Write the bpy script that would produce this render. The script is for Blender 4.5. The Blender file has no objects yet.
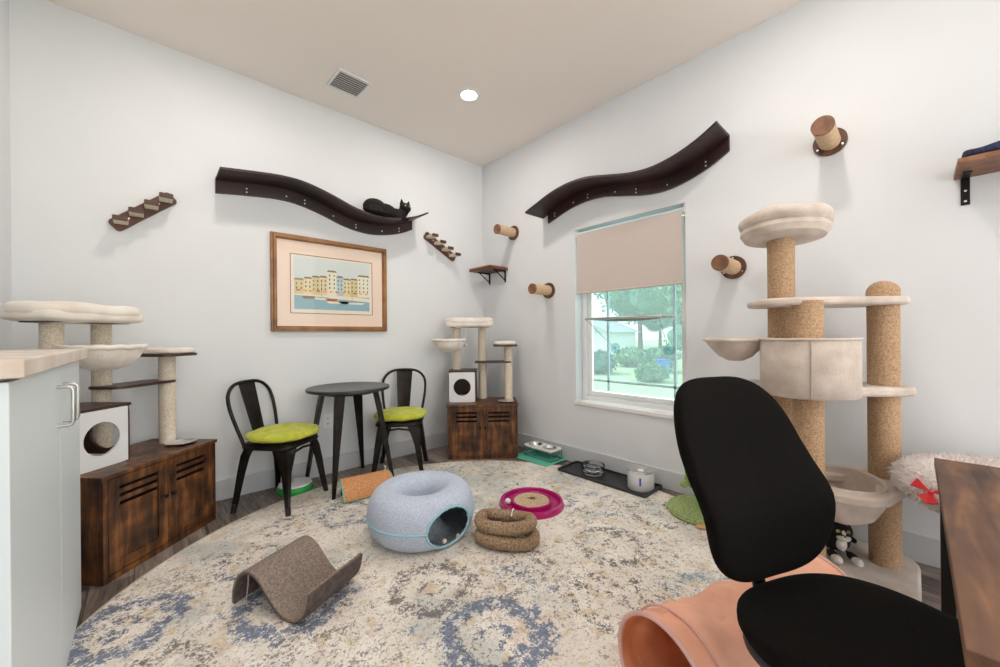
import bpy, bmesh, math, random
from mathutils import Vector, Matrix, noise
random.seed(7)
PI = math.pi
sc = bpy.context.scene
COL = sc.collection
R = math.radians

# ------------------------------------------------------------------ camera
FPX, YAW, ROLL = 381.6, R(47.317), R(0.5206)
cd = bpy.data.cameras.new('camera'); cam = bpy.data.objects.new('camera', cd); COL.objects.link(cam)
cd.sensor_width = 36; cd.lens = FPX * 36 / 1000; cd.shift_y = 1.84 / 1000; cd.clip_start = 0.02; cd.clip_end = 300
fw = Vector((math.cos(YAW), math.sin(YAW), 0)); rt = Vector((math.sin(YAW), -math.cos(YAW), 0)); up = Vector((0, 0, 1))
m = Matrix((rt, up, -fw)).transposed().to_4x4()
cam.matrix_world = Matrix.Translation((-2.794, -3.304, 1.1366)) @ m @ Matrix.Rotation(-ROLL, 4, 'Z')
sc.camera = cam

# ------------------------------------------------------------------ world, sun, exposure
w = bpy.data.worlds.new('sky'); sc.world = w; w.use_nodes = True
bg = w.node_tree.nodes['Background']; bg.inputs[0].default_value = (1.0, 0.985, 0.97, 1); bg.inputs[1].default_value = 2.95
sd = bpy.data.lights.new('sun', 'SUN'); sd.energy = 5.0; sd.angle = R(1.5); sd.color = (1, .96, .88)
so = bpy.data.objects.new('sun', sd); COL.objects.link(so)
so.rotation_euler = Vector((0.35, -1.0, -1.1)).to_track_quat('-Z', 'Y').to_euler()
sc.view_settings.view_transform = 'Standard'; sc.view_settings.look = 'None'
sc.view_settings.gamma = 1; sc.view_settings.use_curve_mapping = False
sc.view_settings.exposure = 0.2
LAMPS = [(-0.905, -0.918), (-2.43, -0.918), (-0.905, -2.95), (-2.43, -2.95)]
LAMP_W = 8.2
for lx, ly in LAMPS:
    ld = bpy.data.lights.new('downlight', 'AREA'); ld.shape = 'DISK'; ld.size = 0.13; ld.energy = LAMP_W
    ld.color = (1.0, 0.91, 0.84)
    lo = bpy.data.objects.new('downlight', ld); COL.objects.link(lo); lo.location = (lx, ly, 3.035)

# ------------------------------------------------------------------ materials
def nt(name):
    m = bpy.data.materials.new(name); m.use_nodes = True
    return m, m.node_tree.nodes, m.node_tree.links, m.node_tree.nodes['Principled BSDF']
def mat(name, col, rough=.6, metal=0, spec=.5):
    m, n, l, b = nt(name)
    b.inputs['Base Color'].default_value = (*col, 1); b.inputs['Roughness'].default_value = rough
    b.inputs['Metallic'].default_value = metal; b.inputs['Specular IOR Level'].default_value = spec
    return m
def ramp(n, stops):
    r = n.new('ShaderNodeValToRGB'); e = r.color_ramp.elements
    while len(e) < len(stops): e.new(.5)
    for i, (p, c) in enumerate(stops): e[i].position = p; e[i].color = (*c, 1)
    return r
def noisy(name, c1, c2, scale=20, rough=.7, bump=.0, bscale=None, detail=4, stretch=(1, 1, 1), metal=0, lo=.35, hi=.65, sheen=0, dist=.002):
    m, n, l, b = nt(name)
    tc = n.new('ShaderNodeTexCoord'); mp = n.new('ShaderNodeMapping'); mp.inputs['Scale'].default_value = stretch
    l.new(tc.outputs['Object'], mp.inputs[0])
    t = n.new('ShaderNodeTexNoise'); t.inputs['Scale'].default_value = scale; t.inputs['Detail'].default_value = detail
    l.new(mp.outputs[0], t.inputs['Vector'])
    r = ramp(n, [(lo, c1), (hi, c2)]); l.new(t.outputs[0], r.inputs[0]); l.new(r.outputs[0], b.inputs['Base Color'])
    b.inputs['Roughness'].default_value = rough; b.inputs['Metallic'].default_value = metal
    b.inputs['Sheen Weight'].default_value = sheen
    if bump:
        t2 = n.new('ShaderNodeTexNoise'); t2.inputs['Scale'].default_value = bscale or scale * 4; t2.inputs['Detail'].default_value = 3
        l.new(mp.outputs[0], t2.inputs['Vector'])
        bp = n.new('ShaderNodeBump'); bp.inputs['Strength'].default_value = bump; bp.inputs['Distance'].default_value = dist
        l.new(t2.outputs[0], bp.inputs['Height']); l.new(bp.outputs[0], b.inputs['Normal'])
    return m
def wood(name, dark, mid, light, grain=(2, 30, 30), rough=.45, patch=3.0):
    m, n, l, b = nt(name)
    tc = n.new('ShaderNodeTexCoord'); mp = n.new('ShaderNodeMapping'); mp.inputs['Scale'].default_value = grain
    l.new(tc.outputs['Object'], mp.inputs[0])
    t = n.new('ShaderNodeTexNoise'); t.inputs['Scale'].default_value = 1.5; t.inputs['Detail'].default_value = 6; t.inputs['Distortion'].default_value = .6
    l.new(mp.outputs[0], t.inputs['Vector'])
    p = n.new('ShaderNodeTexNoise'); p.inputs['Scale'].default_value = patch; p.inputs['Detail'].default_value = 3; l.new(tc.outputs['Object'], p.inputs['Vector'])
    mx = n.new('ShaderNodeMath'); mx.operation = 'MULTIPLY_ADD'; mx.inputs[1].default_value = .55
    m2 = n.new('ShaderNodeMath'); m2.operation = 'MULTIPLY'; m2.inputs[1].default_value = .45; l.new(p.outputs[0], m2.inputs[0])
    l.new(t.outputs[0], mx.inputs[0]); l.new(m2.outputs[0], mx.inputs[2])
    r = ramp(n, [(.36, dark), (.5, mid), (.66, light)]); l.new(mx.outputs[0], r.inputs[0]); l.new(r.outputs[0], b.inputs['Base Color'])
    b.inputs['Roughness'].default_value = rough
    bp = n.new('ShaderNodeBump'); bp.inputs['Strength'].default_value = .15; bp.inputs['Distance'].default_value = .001
    l.new(t.outputs[0], bp.inputs['Height']); l.new(bp.outputs[0], b.inputs['Normal'])
    return m
def sisal(name, c1, c2, rings=95):
    m, n, l, b = nt(name)
    tc = n.new('ShaderNodeTexCoord'); wv = n.new('ShaderNodeTexWave'); wv.bands_direction = 'Z'
    wv.inputs['Scale'].default_value = rings / 6.28 * 3.4; wv.inputs['Distortion'].default_value = .4
    l.new(tc.outputs['Object'], wv.inputs['Vector'])
    t = n.new('ShaderNodeTexNoise'); t.inputs['Scale'].default_value = 130; t.inputs['Detail'].default_value = 4; l.new(tc.outputs['Object'], t.inputs['Vector'])
    a = n.new('ShaderNodeMath'); a.operation = 'MULTIPLY_ADD'; a.inputs[1].default_value = .16; l.new(wv.outputs[1], a.inputs[0]); l.new(t.outputs[0], a.inputs[2])
    r = ramp(n, [(.34, c1), (.72, c2)]); l.new(a.outputs[0], r.inputs[0]); l.new(r.outputs[0], b.inputs['Base Color'])
    b.inputs['Roughness'].default_value = .95
    bp = n.new('ShaderNodeBump'); bp.inputs['Strength'].default_value = .6; bp.inputs['Distance'].default_value = .003
    l.new(a.outputs[0], bp.inputs['Height']); l.new(bp.outputs[0], b.inputs['Normal'])
    return m
M = {}
M['wall'] = noisy('wall_paint', (.728, .748, .765), (.743, .763, .779), 3, .75, .12, 140, dist=.0008)
M['ceiling'] = noisy('ceiling_paint', (.90, .83, .77), (.91, .84, .78), 2, .9, .15, 160, dist=.001)
M['trimgrey'] = mat('baseboard_paint', (.58, .60, .62), .5)
M['white'] = mat('white_paint', (.82, .83, .83), .4)
M['vinyl'] = mat('white_vinyl', (.85, .87, .87), .35)
M['cabinet'] = mat('cabinet_laminate', (.74, .81, .84), .38)
M['counter'] = noisy('counter_stone', (.62, .50, .40), (.80, .72, .64), 6, .35, detail=8)
M['sill'] = noisy('sill_stone', (.62, .55, .50), (.86, .84, .82), 5, .35, detail=9, lo=.28, hi=.42)
M['litterwood'] = wood('rustic_brown_board', (.014, .005, .003), (.085, .031, .010), (.27, .105, .030), (18, 18, 2.4), .42, 11)
M['darkboard'] = wood('dark_brown_board', (.03, .012, .008), (.065, .027, .016), (.10, .045, .026), (3, 20, 20), .4)
M['shelfwood'] = wood('espresso_bent_wood', (.014, .0040, .003), (.026, .0075, .006), (.044, .013, .010), (3, 30, 3), .45)
M['shelfedge'] = mat('espresso_edge', (.12, .035, .02), .5)
M['walnut'] = wood('walnut', (.12, .05, .025), (.22, .10, .05), (.34, .17, .085), (14, 14, 14), .5)
M['walnutdark'] = wood('dark_walnut', (.045, .02, .012), (.10, .042, .022), (.18, .08, .04), (10, 20, 10), .5)
M['deskwood'] = wood('rustic_desk_board', (.04, .020, .014), (.12, .056, .030), (.26, .125, .060), (2.2, 18, 10), .62, 4)
M['framewood'] = wood('oak_frame', (.19, .08, .024), (.31, .14, .045), (.42, .21, .075), (6, 6, 6), .35)
M['sisal'] = sisal('sisal_rope', (.27, .165, .095), (.56, .37, .22))
M['sisalpale'] = sisal('pale_sisal_rope', (.56, .47, .36), (.84, .75, .62), 120)
M['sisalpeg'] = sisal('peg_sisal_rope', (.46, .30, .17), (.74, .53, .34), 150)
M['plushbeige'] = noisy('beige_plush', (.52, .43, .36), (.72, .62, .54), 9, .95, .8, 220, sheen=.4, dist=.004)
M['plushwhite'] = noisy('cream_plush', (.74, .66, .57), (.86, .80, .73), 8, .95, .7, 200, sheen=.5, dist=.003)
M['shag'] = noisy('pink_white_shag', (.78, .64, .60), (.95, .91, .88), 60, .95, .5, 150, sheen=.4)
M['black'] = mat('black_metal', (.012, .011, .011), .42, .5)
M['antique'] = noisy('worn_black_metal', (.010, .009, .008), (.03, .022, .018), 14, .38, metal=.6)
M['tabletop'] = noisy('black_table_top', (.03, .03, .032), (.05, .05, .052), 8, .33, metal=.4)
M['lime'] = noisy('lime_cushion', (.42, .46, .02), (.56, .58, .05), 25, .85, .3, 300, sheen=.2)
M['steel'] = mat('stainless_steel', (.75, .74, .72), .22, 1)
M['steelb'] = mat('brushed_nickel', (.55, .54, .52), .33, 1)
M['chairfab'] = noisy('black_mesh_fabric', (.004, .0035, .0032), (.009, .0075, .007), 400, .95, .4, 500, dist=.001)
M['chairfab'].node_tree.nodes['Principled BSDF'].inputs['Specular IOR Level'].default_value = .1
M['blackplastic'] = mat('black_plastic', (.012, .012, .013), .5)
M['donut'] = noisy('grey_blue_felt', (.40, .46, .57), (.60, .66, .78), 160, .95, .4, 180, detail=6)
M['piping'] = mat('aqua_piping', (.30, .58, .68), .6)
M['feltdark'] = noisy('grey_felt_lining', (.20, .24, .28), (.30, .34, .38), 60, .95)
M['magenta'] = mat('magenta_plastic', (.42, .008, .14), .25)
M['corrugate'] = noisy('corrugated_cardboard', (.40, .27, .17), (.66, .49, .34), 90, .95, .6, 160)
M['kraft'] = noisy('kraft_paper', (.20, .13, .08), (.46, .32, .20), 120, .9, .5, 120, stretch=(1, 1, 1))
M['wavecarpet'] = noisy('taupe_carpet', (.165, .128, .105), (.30, .235, .195), 120, .95, .6, 240, detail=6)
M['waveunder'] = noisy('dark_taupe_ribbed', (.065, .048, .042), (.12, .09, .08), 40, .9, .7, 120)
M['orange'] = noisy('orange_sisal_mat', (.52, .22, .085), (.78, .40, .19), 110, .95, .5, 200)
M['teal'] = mat('mint_plastic', (.13, .55, .40), .5)
M['tealdark'] = mat('teal_wire', (.06, .22, .20), .45)
M['tray'] = mat('black_tray_plastic', (.025, .027, .03), .5)
M['green'] = mat('green_plastic', (.02, .38, .07), .35)
M['peach'] = noisy('peach_crinkle_cloth', (.84, .40, .26), (.92, .52, .38), 5, .55, .35, 14, dist=.012)
M['peachin'] = noisy('orange_crinkle_lining', (.72, .22, .09), (.82, .32, .16), 8, .6, .4, 18, dist=.01)
M['peachtrim'] = mat('pink_binding', (.70, .42, .38), .7)
M['moss'] = noisy('green_plush', (.20, .27, .09), (.42, .50, .22), 70, .95, .6, 200)
M['cactus'] = sisal('green_sisal_rope', (.16, .36, .05), (.30, .55, .12), 130)
M['red'] = mat('red_satin', (.62, .008, .012), .35)
M['navy'] = noisy('navy_knit', (.012, .016, .05), (.045, .05, .11), 90, .95, .6, 160)
M['rust'] = mat('rust_border_cloth', (.42, .12, .06), .9)
M['catblack'] = noisy('black_fur', (.002, .0018, .0018), (.005, .0042, .004), 60, .9, .4, 200)
M['catwhite'] = noisy('white_fur', (.62, .58, .54), (.80, .77, .73), 60, .9, .4, 200)
M['eye'] = mat('green_gold_eye', (.45, .42, .12), .15)
M['nose'] = mat('pink_nose', (.35, .15, .14), .5)
M['fabricblind'] = noisy('beige_blind_fabric', (.60, .52, .48), (.63, .545, .50), 300, .9)
M['blindrail'] = mat('blind_cassette', (.60, .80, .86), .4)
M['hammock'] = noisy('tan_canvas', (.26, .225, .18), (.36, .315, .26), 200, .9)
M['matpink'] = mat('peach_mat_board', (.84, .68, .56), .9)
M['matline'] = mat('brown_mat_line', (.22, .07, .04), .8)
M['blue'] = mat('blue_mark', (.05, .10, .55), .5)
M['lightlens'] = mat('lamp_lens', (1, 1, 1), .5)
M['fountain'] = mat('white_ceramic', (.80, .80, .82), .25)
M['cord'] = mat('grey_cord', (.35, .30, .27), .7)
def emit(name, col, s):
    m, n, l, b = nt(name); b.inputs['Emission Color'].default_value = (*col, 1); b.inputs['Emission Strength'].default_value = s; return m
M['lens'] = emit('lit_lens', (1, .93, .82), 14)
def glassy(name, tint, refl=.06, fres=True):
    m, n, l, b = nt(name); n.remove(b); out = n['Material Output']
    tr = n.new('ShaderNodeBsdfTransparent'); tr.inputs[0].default_value = (*tint, 1)
    gl = n.new('ShaderNodeBsdfGlossy'); gl.inputs['Roughness'].default_value = .03
    mx = n.new('ShaderNodeMixShader'); lw = n.new('ShaderNodeLayerWeight'); lw.inputs[0].default_value = .5; pw = n.new('ShaderNodeMath'); pw.operation = 'POWER'; pw.inputs[1].default_value = 4
    l.new(lw.outputs['Facing'], pw.inputs[0]); fr = n.new('ShaderNodeMath'); fr.operation = 'MULTIPLY_ADD'; fr.inputs[1].default_value = .6; fr.inputs[2].default_value = refl * .5; l.new(pw.outputs[0], fr.inputs[0])
    l.new(fr.outputs[0], mx.inputs[0]); l.new(tr.outputs[0], mx.inputs[1]); l.new(gl.outputs[0], mx.inputs[2]); l.new(mx.outputs[0], out.inputs[0])
    return m
M['glass'] = glassy('window_glass', (.62, .76, .79))
def _glare_veil(m, k):  # mixes in a pale translucent layer that stands for daylight glare and haze
    n, l = m.node_tree.nodes, m.node_tree.links; out = n['Material Output']; src = out.inputs[0].links[0].from_socket
    tl = n.new('ShaderNodeBsdfTranslucent'); tl.inputs[0].default_value = (.62, .72, .76, 1); mx = n.new('ShaderNodeMixShader'); mx.inputs[0].default_value = k
    l.new(src, mx.inputs[1]); l.new(tl.outputs[0], mx.inputs[2]); l.new(mx.outputs[0], out.inputs[0])
_glare_veil(M['glass'], .13)
def real_glass(name, col, ior):
    m, n, l, b = nt(name); b.inputs['Base Color'].default_value = (*col, 1); b.inputs['Transmission Weight'].default_value = 1; b.inputs['IOR'].default_value = ior; b.inputs['Roughness'].default_value = .02
    return m
M['clear'] = real_glass('clear_glass', (.97, .99, 1), 1.45)
M['artglass'] = glassy('picture_glass', (1, 1, 1), .03)
M['water'] = real_glass('clear_water', (.96, .99, 1), 1.33)
M['cup'] = glassy('clear_suction_cup', (.75, .85, .88))

def floor_mat():
    m, n, l, b = nt('grey_brown_planks')
    tc = n.new('ShaderNodeTexCoord'); mp = n.new('ShaderNodeMapping'); mp.inputs['Rotation'].default_value = (0, 0, PI / 2)
    l.new(tc.outputs['Object'], mp.inputs[0])
    br = n.new('ShaderNodeTexBrick'); br.offset = .37; br.inputs['Scale'].default_value = 1
    br.inputs['Brick Width'].default_value = 1.2; br.inputs['Row Height'].default_value = .15; br.inputs['Mortar Size'].default_value = .0015
    br.inputs['Color1'].default_value = (0, 0, 0, 1); br.inputs['Color2'].default_value = (1, 1, 1, 1); br.inputs['Mortar'].default_value = (.4, .4, .4, 1)
    l.new(mp.outputs[0], br.inputs['Vector'])
    g = n.new('ShaderNodeMapping'); g.inputs['Scale'].default_value = (22, 2.4, 1); l.new(tc.outputs['Object'], g.inputs[0])
    t = n.new('ShaderNodeTexNoise'); t.inputs['Scale'].default_value = 1.6; t.inputs['Detail'].default_value = 7; t.inputs['Distortion'].default_value = 1.2
    l.new(g.outputs[0], t.inputs['Vector'])
    a = n.new('ShaderNodeMath'); a.operation = 'MULTIPLY_ADD'; a.inputs[1].default_value = .30; l.new(br.outputs['Color'], a.inputs[0]); l.new(t.outputs[0], a.inputs[2])
    r = ramp(n, [(.38, (.065, .048, .040)), (.58, (.16, .125, .105)), (.88, (.34, .28, .24))]); l.new(a.outputs[0], r.inputs[0])
    mx = n.new('ShaderNodeMixRGB'); mx.inputs[2].default_value = (.04, .03, .025, 1); l.new(br.outputs['Fac'], mx.inputs[0]); l.new(r.outputs[0], mx.inputs[1])
    l.new(mx.outputs[0], b.inputs['Base Color']); b.inputs['Roughness'].default_value = .45
    return m
M['floor'] = floor_mat()

def rug_mat():
    m, n, l, b = nt('distressed_medallion_rug')
    tc = n.new('ShaderNodeTexCoord'); P = tc.outputs['Object']
    def noi(sc_, det=4, off=0, dist=0, rough=.5):
        t = n.new('ShaderNodeTexNoise'); t.inputs['Scale'].default_value = sc_; t.inputs['Detail'].default_value = det
        t.inputs['Distortion'].default_value = dist; t.inputs['Roughness'].default_value = rough
        if off:
            a = n.new('ShaderNodeVectorMath'); a.operation = 'ADD'; a.inputs[1].default_value = (off, off * 1.7, off * .3); l.new(P, a.inputs[0]); l.new(a.outputs[0], t.inputs['Vector'])
        else: l.new(P, t.inputs['Vector'])
        return t.outputs[0]
    def mth(op, a, b_=None, c=None, clamp=False):
        x = n.new('ShaderNodeMath'); x.operation = op; x.use_clamp = clamp
        for i, v in enumerate((a, b_, c)):
            if v is None: continue
            if isinstance(v, (int, float)): x.inputs[i].default_value = v
            else: l.new(v, x.inputs[i])
        return x.outputs[0]
    def step(v, lo, hi):
        x = n.new('ShaderNodeMapRange'); x.interpolation_type = 'SMOOTHSTEP'; l.new(v, x.inputs[0]); x.inputs[1].default_value = lo; x.inputs[2].default_value = hi
        return x.outputs[0]
    def mix(f, c1, c2):
        x = n.new('ShaderNodeMixRGB')
        l.new(f, x.inputs[0])
        for i, v in ((1, c1), (2, c2)):
            if isinstance(v, tuple): x.inputs[i].default_value = (*v, 1)
            else: l.new(v, x.inputs[i])
        return x.outputs[0]
    speck = noi(85, 6, 0, .8, .72); fine = noi(150, 3, 3.1); big = noi(2.0, 3, 5.0); mid = noi(6, 4, 9.0); blot = noi(22, 5, 13, .6, .6)
    col = mix(step(mid, .42, .62), (.80, .735, .655), (.88, .825, .755))
    col = mix(mth('MULTIPLY', step(noi(3.1, 3, 21), .50, .64), .55), col, (.44, .50, .48))     # pale green grey
    col = mix(mth('MULTIPLY', step(noi(14, 5, 31), .57, .66), .55), col, (.66, .52, .27))        # yellow
    col = mix(mth('MULTIPLY', step(noi(12, 5, 41), .58, .68), .40), col, (.62, .40, .31))        # peach
    dark = (.10, .085, .085); blue = (.05, .12, .26); teal = (.20, .30, .36)
    MED = [(-1.84, -2.23, .22, blue, 1), (-1.86, -1.83, .20, dark, .8), (-2.34, -1.50, .24, blue, .95), (-2.87, -1.20, .20, blue, 1), (-1.86, -.86, .20, blue, .7),
           (-2.42, -1.02, .17, dark, .5), (-.98, -2.2, .20, dark, .6), (-1.36, -2.42, .20, dark, .45), (-.75, -1.1, .2, dark, .3), (-1.05, -2.75, .22, teal, .6),
           (-.62, -1.85, .20, blue, .45), (-2.6, -2.1, .22, dark, .6), (-2.3, -2.65, .22, blue, .8), (-1.42, -2.0, .13, dark, .5), (-.45, -2.2, .2, dark, .5), (-2.78, -1.6, .17, dark, .7), (-2.2, -.75, .13, dark, .5)]
    wob = mth('MULTIPLY', mth('SUBTRACT', noi(9, 3, 77), .5), .16)
    for (x, y, r, c, st) in MED:
        d = n.new('ShaderNodeVectorMath'); d.operation = 'DISTANCE'; l.new(P, d.inputs[0]); d.inputs[1].default_value = (x + 1.63, y + 1.81, .008)
        dd = mth('ADD', d.outputs['Value'], wob)
        ring = mth('SUBTRACT', 1.0, mth('DIVIDE', mth('ABSOLUTE', mth('SUBTRACT', dd, r * .78)), r * .36), clamp=True)
        core = mth('SUBTRACT', 1.0, mth('DIVIDE', mth('ABSOLUTE', mth('SUBTRACT', dd, r * .22)), r * .20), clamp=True)
        msk = mth('MAXIMUM', ring, mth('MULTIPLY', core, .6))
        v = mth('ADD', mth('MULTIPLY', speck, .6), mth('MULTIPLY', blot, .4))
        f = step(mth('ADD', v, mth('MULTIPLY', msk, .13 * st)), .56, .585)
        f = mth('MULTIPLY', mth('MULTIPLY', f, step(msk, .05, .5)), .85)
        col = mix(f, col, c)
    v = mth('ADD', mth('ADD', mth('MULTIPLY', speck, .65), mth('MULTIPLY', blot, .35)), mth('MULTIPLY', mth('SUBTRACT', big, .5), .22))
    f = mth('MULTIPLY', step(v, .545, .575), .80)
    spc = mix(step(noi(4, 2, 50), .55, .60), (.14, .115, .11), (.11, .18, .29))
    col = mix(f, col, spc)
    f2 = mth('MULTIPLY', step(noi(90, 5, 61, .6, .65),   .57, .61), .6)
    col = mix(f2, col, (.27, .235, .215))
    col = mix(mth('MULTIPLY', step(fine, .45, .7), .3), col, (.40, .35, .31))
    # plain bound edge
    d = n.new('ShaderNodeVectorMath'); d.operation = 'LENGTH'; l.new(P, d.inputs[0])
    col = mix(step(d.outputs['Value'], 1.545, 1.55), col, (.52, .45, .37))
    l.new(col, b.inputs['Base Color']); b.inputs['Roughness'].default_value = .95
    bp = n.new('ShaderNodeBump'); bp.inputs['Strength'].default_value = .4; bp.inputs['Distance'].default_value = .003
    l.new(fine, bp.inputs['Height']); l.new(bp.outputs[0], b.inputs['Normal'])
    return m
M['rug'] = rug_mat()

# ------------------------------------------------------------------ mesh helpers
def B(): return bmesh.new()
def box(bm, a, b, mx=None):
    a = Vector(a); b = Vector(b); c = (a + b) / 2; s = b - a
    r = bmesh.ops.create_cube(bm, size=1, matrix=Matrix.Translation(c) @ Matrix.Diagonal((*s, 1)))
    if mx: bmesh.ops.transform(bm, matrix=mx, verts=r['verts'])
    return r['verts']
def cbox(bm, c, s, mx=None):
    c = Vector(c); s = Vector(s) / 2; return box(bm, c - s, c + s, mx)
def rod(bm, p, q, r, r2=None, seg=16, caps=True):
    p = Vector(p); q = Vector(q); d = q - p
    mt = Matrix.Translation((p + q) / 2) @ d.to_track_quat('Z', 'Y').to_matrix().to_4x4()
    return bmesh.ops.create_cone(bm, cap_ends=caps, segments=seg, radius1=r, radius2=r if r2 is None else r2, depth=d.length, matrix=mt)['verts']
def ball(bm, c, r, s=(1, 1, 1), u=20, v=12, rot=None):
    mt = Matrix.Translation(c)
    if rot: mt = mt @ rot
    return bmesh.ops.create_uvsphere(bm, u_segments=u, v_segments=v, radius=1, matrix=mt @ Matrix.Diagonal((r * s[0], r * s[1], r * s[2], 1)))['verts']
def lathe(bm, prof, c=(0, 0, 0), seg=40, sx=1, sy=1, fn=None):
    c = Vector(c); rings = []
    for (r, z) in prof:
        if r < 1e-6: rings.append([bm.verts.new(c + Vector((0, 0, z)))]); continue
        rings.append([bm.verts.new(c + Vector((r * sx * math.cos(2 * PI * i / seg), r * sy * math.sin(2 * PI * i / seg), z))) for i in range(seg)])
    for a, b in zip(rings, rings[1:]):
        for i in range(seg):
            j = (i + 1) % seg
            if len(a) == 1 and len(b) > 1: bm.faces.new((a[0], b[i], b[j]))
            elif len(b) == 1 and len(a) > 1: bm.faces.new((a[i], b[0], a[j]))
            elif len(a) > 1: bm.faces.new((a[i], b[i], b[j], a[j]))
    bmesh.ops.recalc_face_normals(bm, faces=bm.faces)
def tube(bm, pts, r, seg=10, closed=False, cap=True, flat=None):
    pts = [Vector(p) for p in pts]; n = len(pts); rings = []; prev = None
    for i in range(n):
        if closed: t = pts[(i + 1) % n] - pts[i - 1]
        else: t = pts[min(i + 1, n - 1)] - pts[max(i - 1, 0)]
        t.normalize()
        if prev is None:
            a = Vector((0, 0, 1)) if abs(t.z) < .9 else Vector((1, 0, 0)); u = a.cross(t).normalized()
        else: u = (prev - t * prev.dot(t)).normalized()
        prev = u; v = t.cross(u); rr = r(i / max(n - 1, 1)) if callable(r) else r
        fy = flat or 1
        rings.append([bm.verts.new(pts[i] + u * rr * math.cos(2 * PI * k / seg) + v * rr * fy * math.sin(2 * PI * k / seg)) for k in range(seg)])
    m_ = n if closed else n - 1
    for i in range(m_):
        a, b = rings[i], rings[(i + 1) % n]
        off = 0
        if closed and i == n - 1:
            off = min(range(seg), key=lambda o: (a[0].co - b[o].co).length)
        for k in range(seg):
            bm.faces.new((a[k], a[(k + 1) % seg], b[(k + 1 + off) % seg], b[(k + off) % seg]))
    if not closed and cap: bm.faces.new(rings[0][::-1]); bm.faces.new(rings[-1])
    bmesh.ops.recalc_face_normals(bm, faces=bm.faces)
def prism(bm, poly, z0, z1, mx=None):
    lo = [bm.verts.new((x, y, z0)) for x, y in poly]; hi = [bm.verts.new((x, y, z1)) for x, y in poly]; n = len(poly)
    bm.faces.new(lo[::-1]); bm.faces.new(hi)
    for i in range(n): bm.faces.new((lo[i], lo[(i + 1) % n], hi[(i + 1) % n], hi[i]))
    vs = lo + hi
    if mx: bmesh.ops.transform(bm, matrix=mx, verts=vs)
    bmesh.ops.recalc_face_normals(bm, faces=bm.faces); return vs
def superell(bm, c, r, e1=.5, e2=.5, nu=48, nv=24, fn=None):
    """rounded cushion: e1 roundness of the profile, e2 of the outline"""
    sg = lambda v, e: math.copysign(abs(v) ** e, v)
    rings = []
    for j in range(nv + 1):
        ph = -PI / 2 + PI * j / nv; cr = sg(math.cos(ph), e1); z = sg(math.sin(ph), e1)
        if j in (0, nv): rings.append([Vector((0, 0, z * r[2]))]); continue
        rings.append([Vector((sg(math.cos(2 * PI * i / nu), e2) * cr * r[0], sg(math.sin(2 * PI * i / nu), e2) * cr * r[1], z * r[2])) for i in range(nu)])
    R_ = [[bm.verts.new(Vector(c) + (fn(v) if fn else v)) for v in rg] for rg in rings]
    for a, b in zip(R_, R_[1:]):
        for i in range(nu):
            j = (i + 1) % nu
            if len(a) == 1: bm.faces.new((a[0], b[j], b[i]))
            elif len(b) == 1: bm.faces.new((a[i], a[j], b[0]))
            else: bm.faces.new((a[i], a[j], b[j], b[i]))
    bmesh.ops.recalc_face_normals(bm, faces=bm.faces)
def rr(x0, y0, x1, y1, r, k=6):
    out = []
    for cx, cy, a0 in ((x1 - r, y1 - r, 0), (x0 + r, y1 - r, 90), (x0 + r, y0 + r, 180), (x1 - r, y0 + r, 270)):
        out += [(cx + r * math.cos(R(a0 + 90 * i / k)), cy + r * math.sin(R(a0 + 90 * i / k))) for i in range(k + 1)]
    return out
def obj(name, bm, m=None, parent=None, smooth=True, bevel=0, sub=0, ang=40, mats=None):
    me = bpy.data.meshes.new(name); bm.to_mesh(me); bm.free()
    o = bpy.data.objects.new(name, me); COL.objects.link(o)
    for x in (mats or [m]): me.materials.append(x if not isinstance(x, str) else M[x])
    if parent: o.parent = parent
    if bevel:
        bv = o.modifiers.new('bevel', 'BEVEL'); bv.width = bevel; bv.segments = 2; bv.limit_method = 'ANGLE'; bv.angle_limit = R(40)
    if sub:
        s = o.modifiers.new('sub', 'SUBSURF'); s.levels = sub; s.render_levels = sub
    if smooth:
        for p in me.polygons: p.use_smooth = True
        if hasattr(me, 'set_sharp_from_angle'): me.set_sharp_from_angle(angle=R(ang))
    return o
def tag(o, label, cat, group=None):
    o['label'] = label; o['category'] = cat
    if group: o['group'] = group
    return o
def thing(name, label, cat, loc=(0, 0, 0), rz=0, group=None):
    o = bpy.data.objects.new(name, None); COL.objects.link(o); o.empty_display_size = .05
    o.location = loc; o.rotation_euler = (0, 0, R(rz)); return tag(o, label, cat, group)
def struct(name, bm, m, parent=None, **k):
    o = obj(name, bm, m, parent, **k)
    if not parent: o['kind'] = 'structure'
    return o
def bx(*boxes):
    bm = B()
    for a, b in boxes: box(bm, a, b)
    return bm
def rd(*rods):
    bm = B()
    for a in rods: rod(bm, *a)
    return bm
def dup(root, loc=None, rz=None, label=None):
    r = root.copy(); COL.objects.link(r)
    if loc is not None: r.location = loc
    if rz is not None: r.rotation_euler = (0, 0, R(rz))
    if label: r['label'] = label
    for ch in root.children:
        c = ch.copy(); COL.objects.link(c); c.parent = r
        for g in ch.children:
            d = g.copy(); COL.objects.link(d); d.parent = c
    return r

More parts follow.
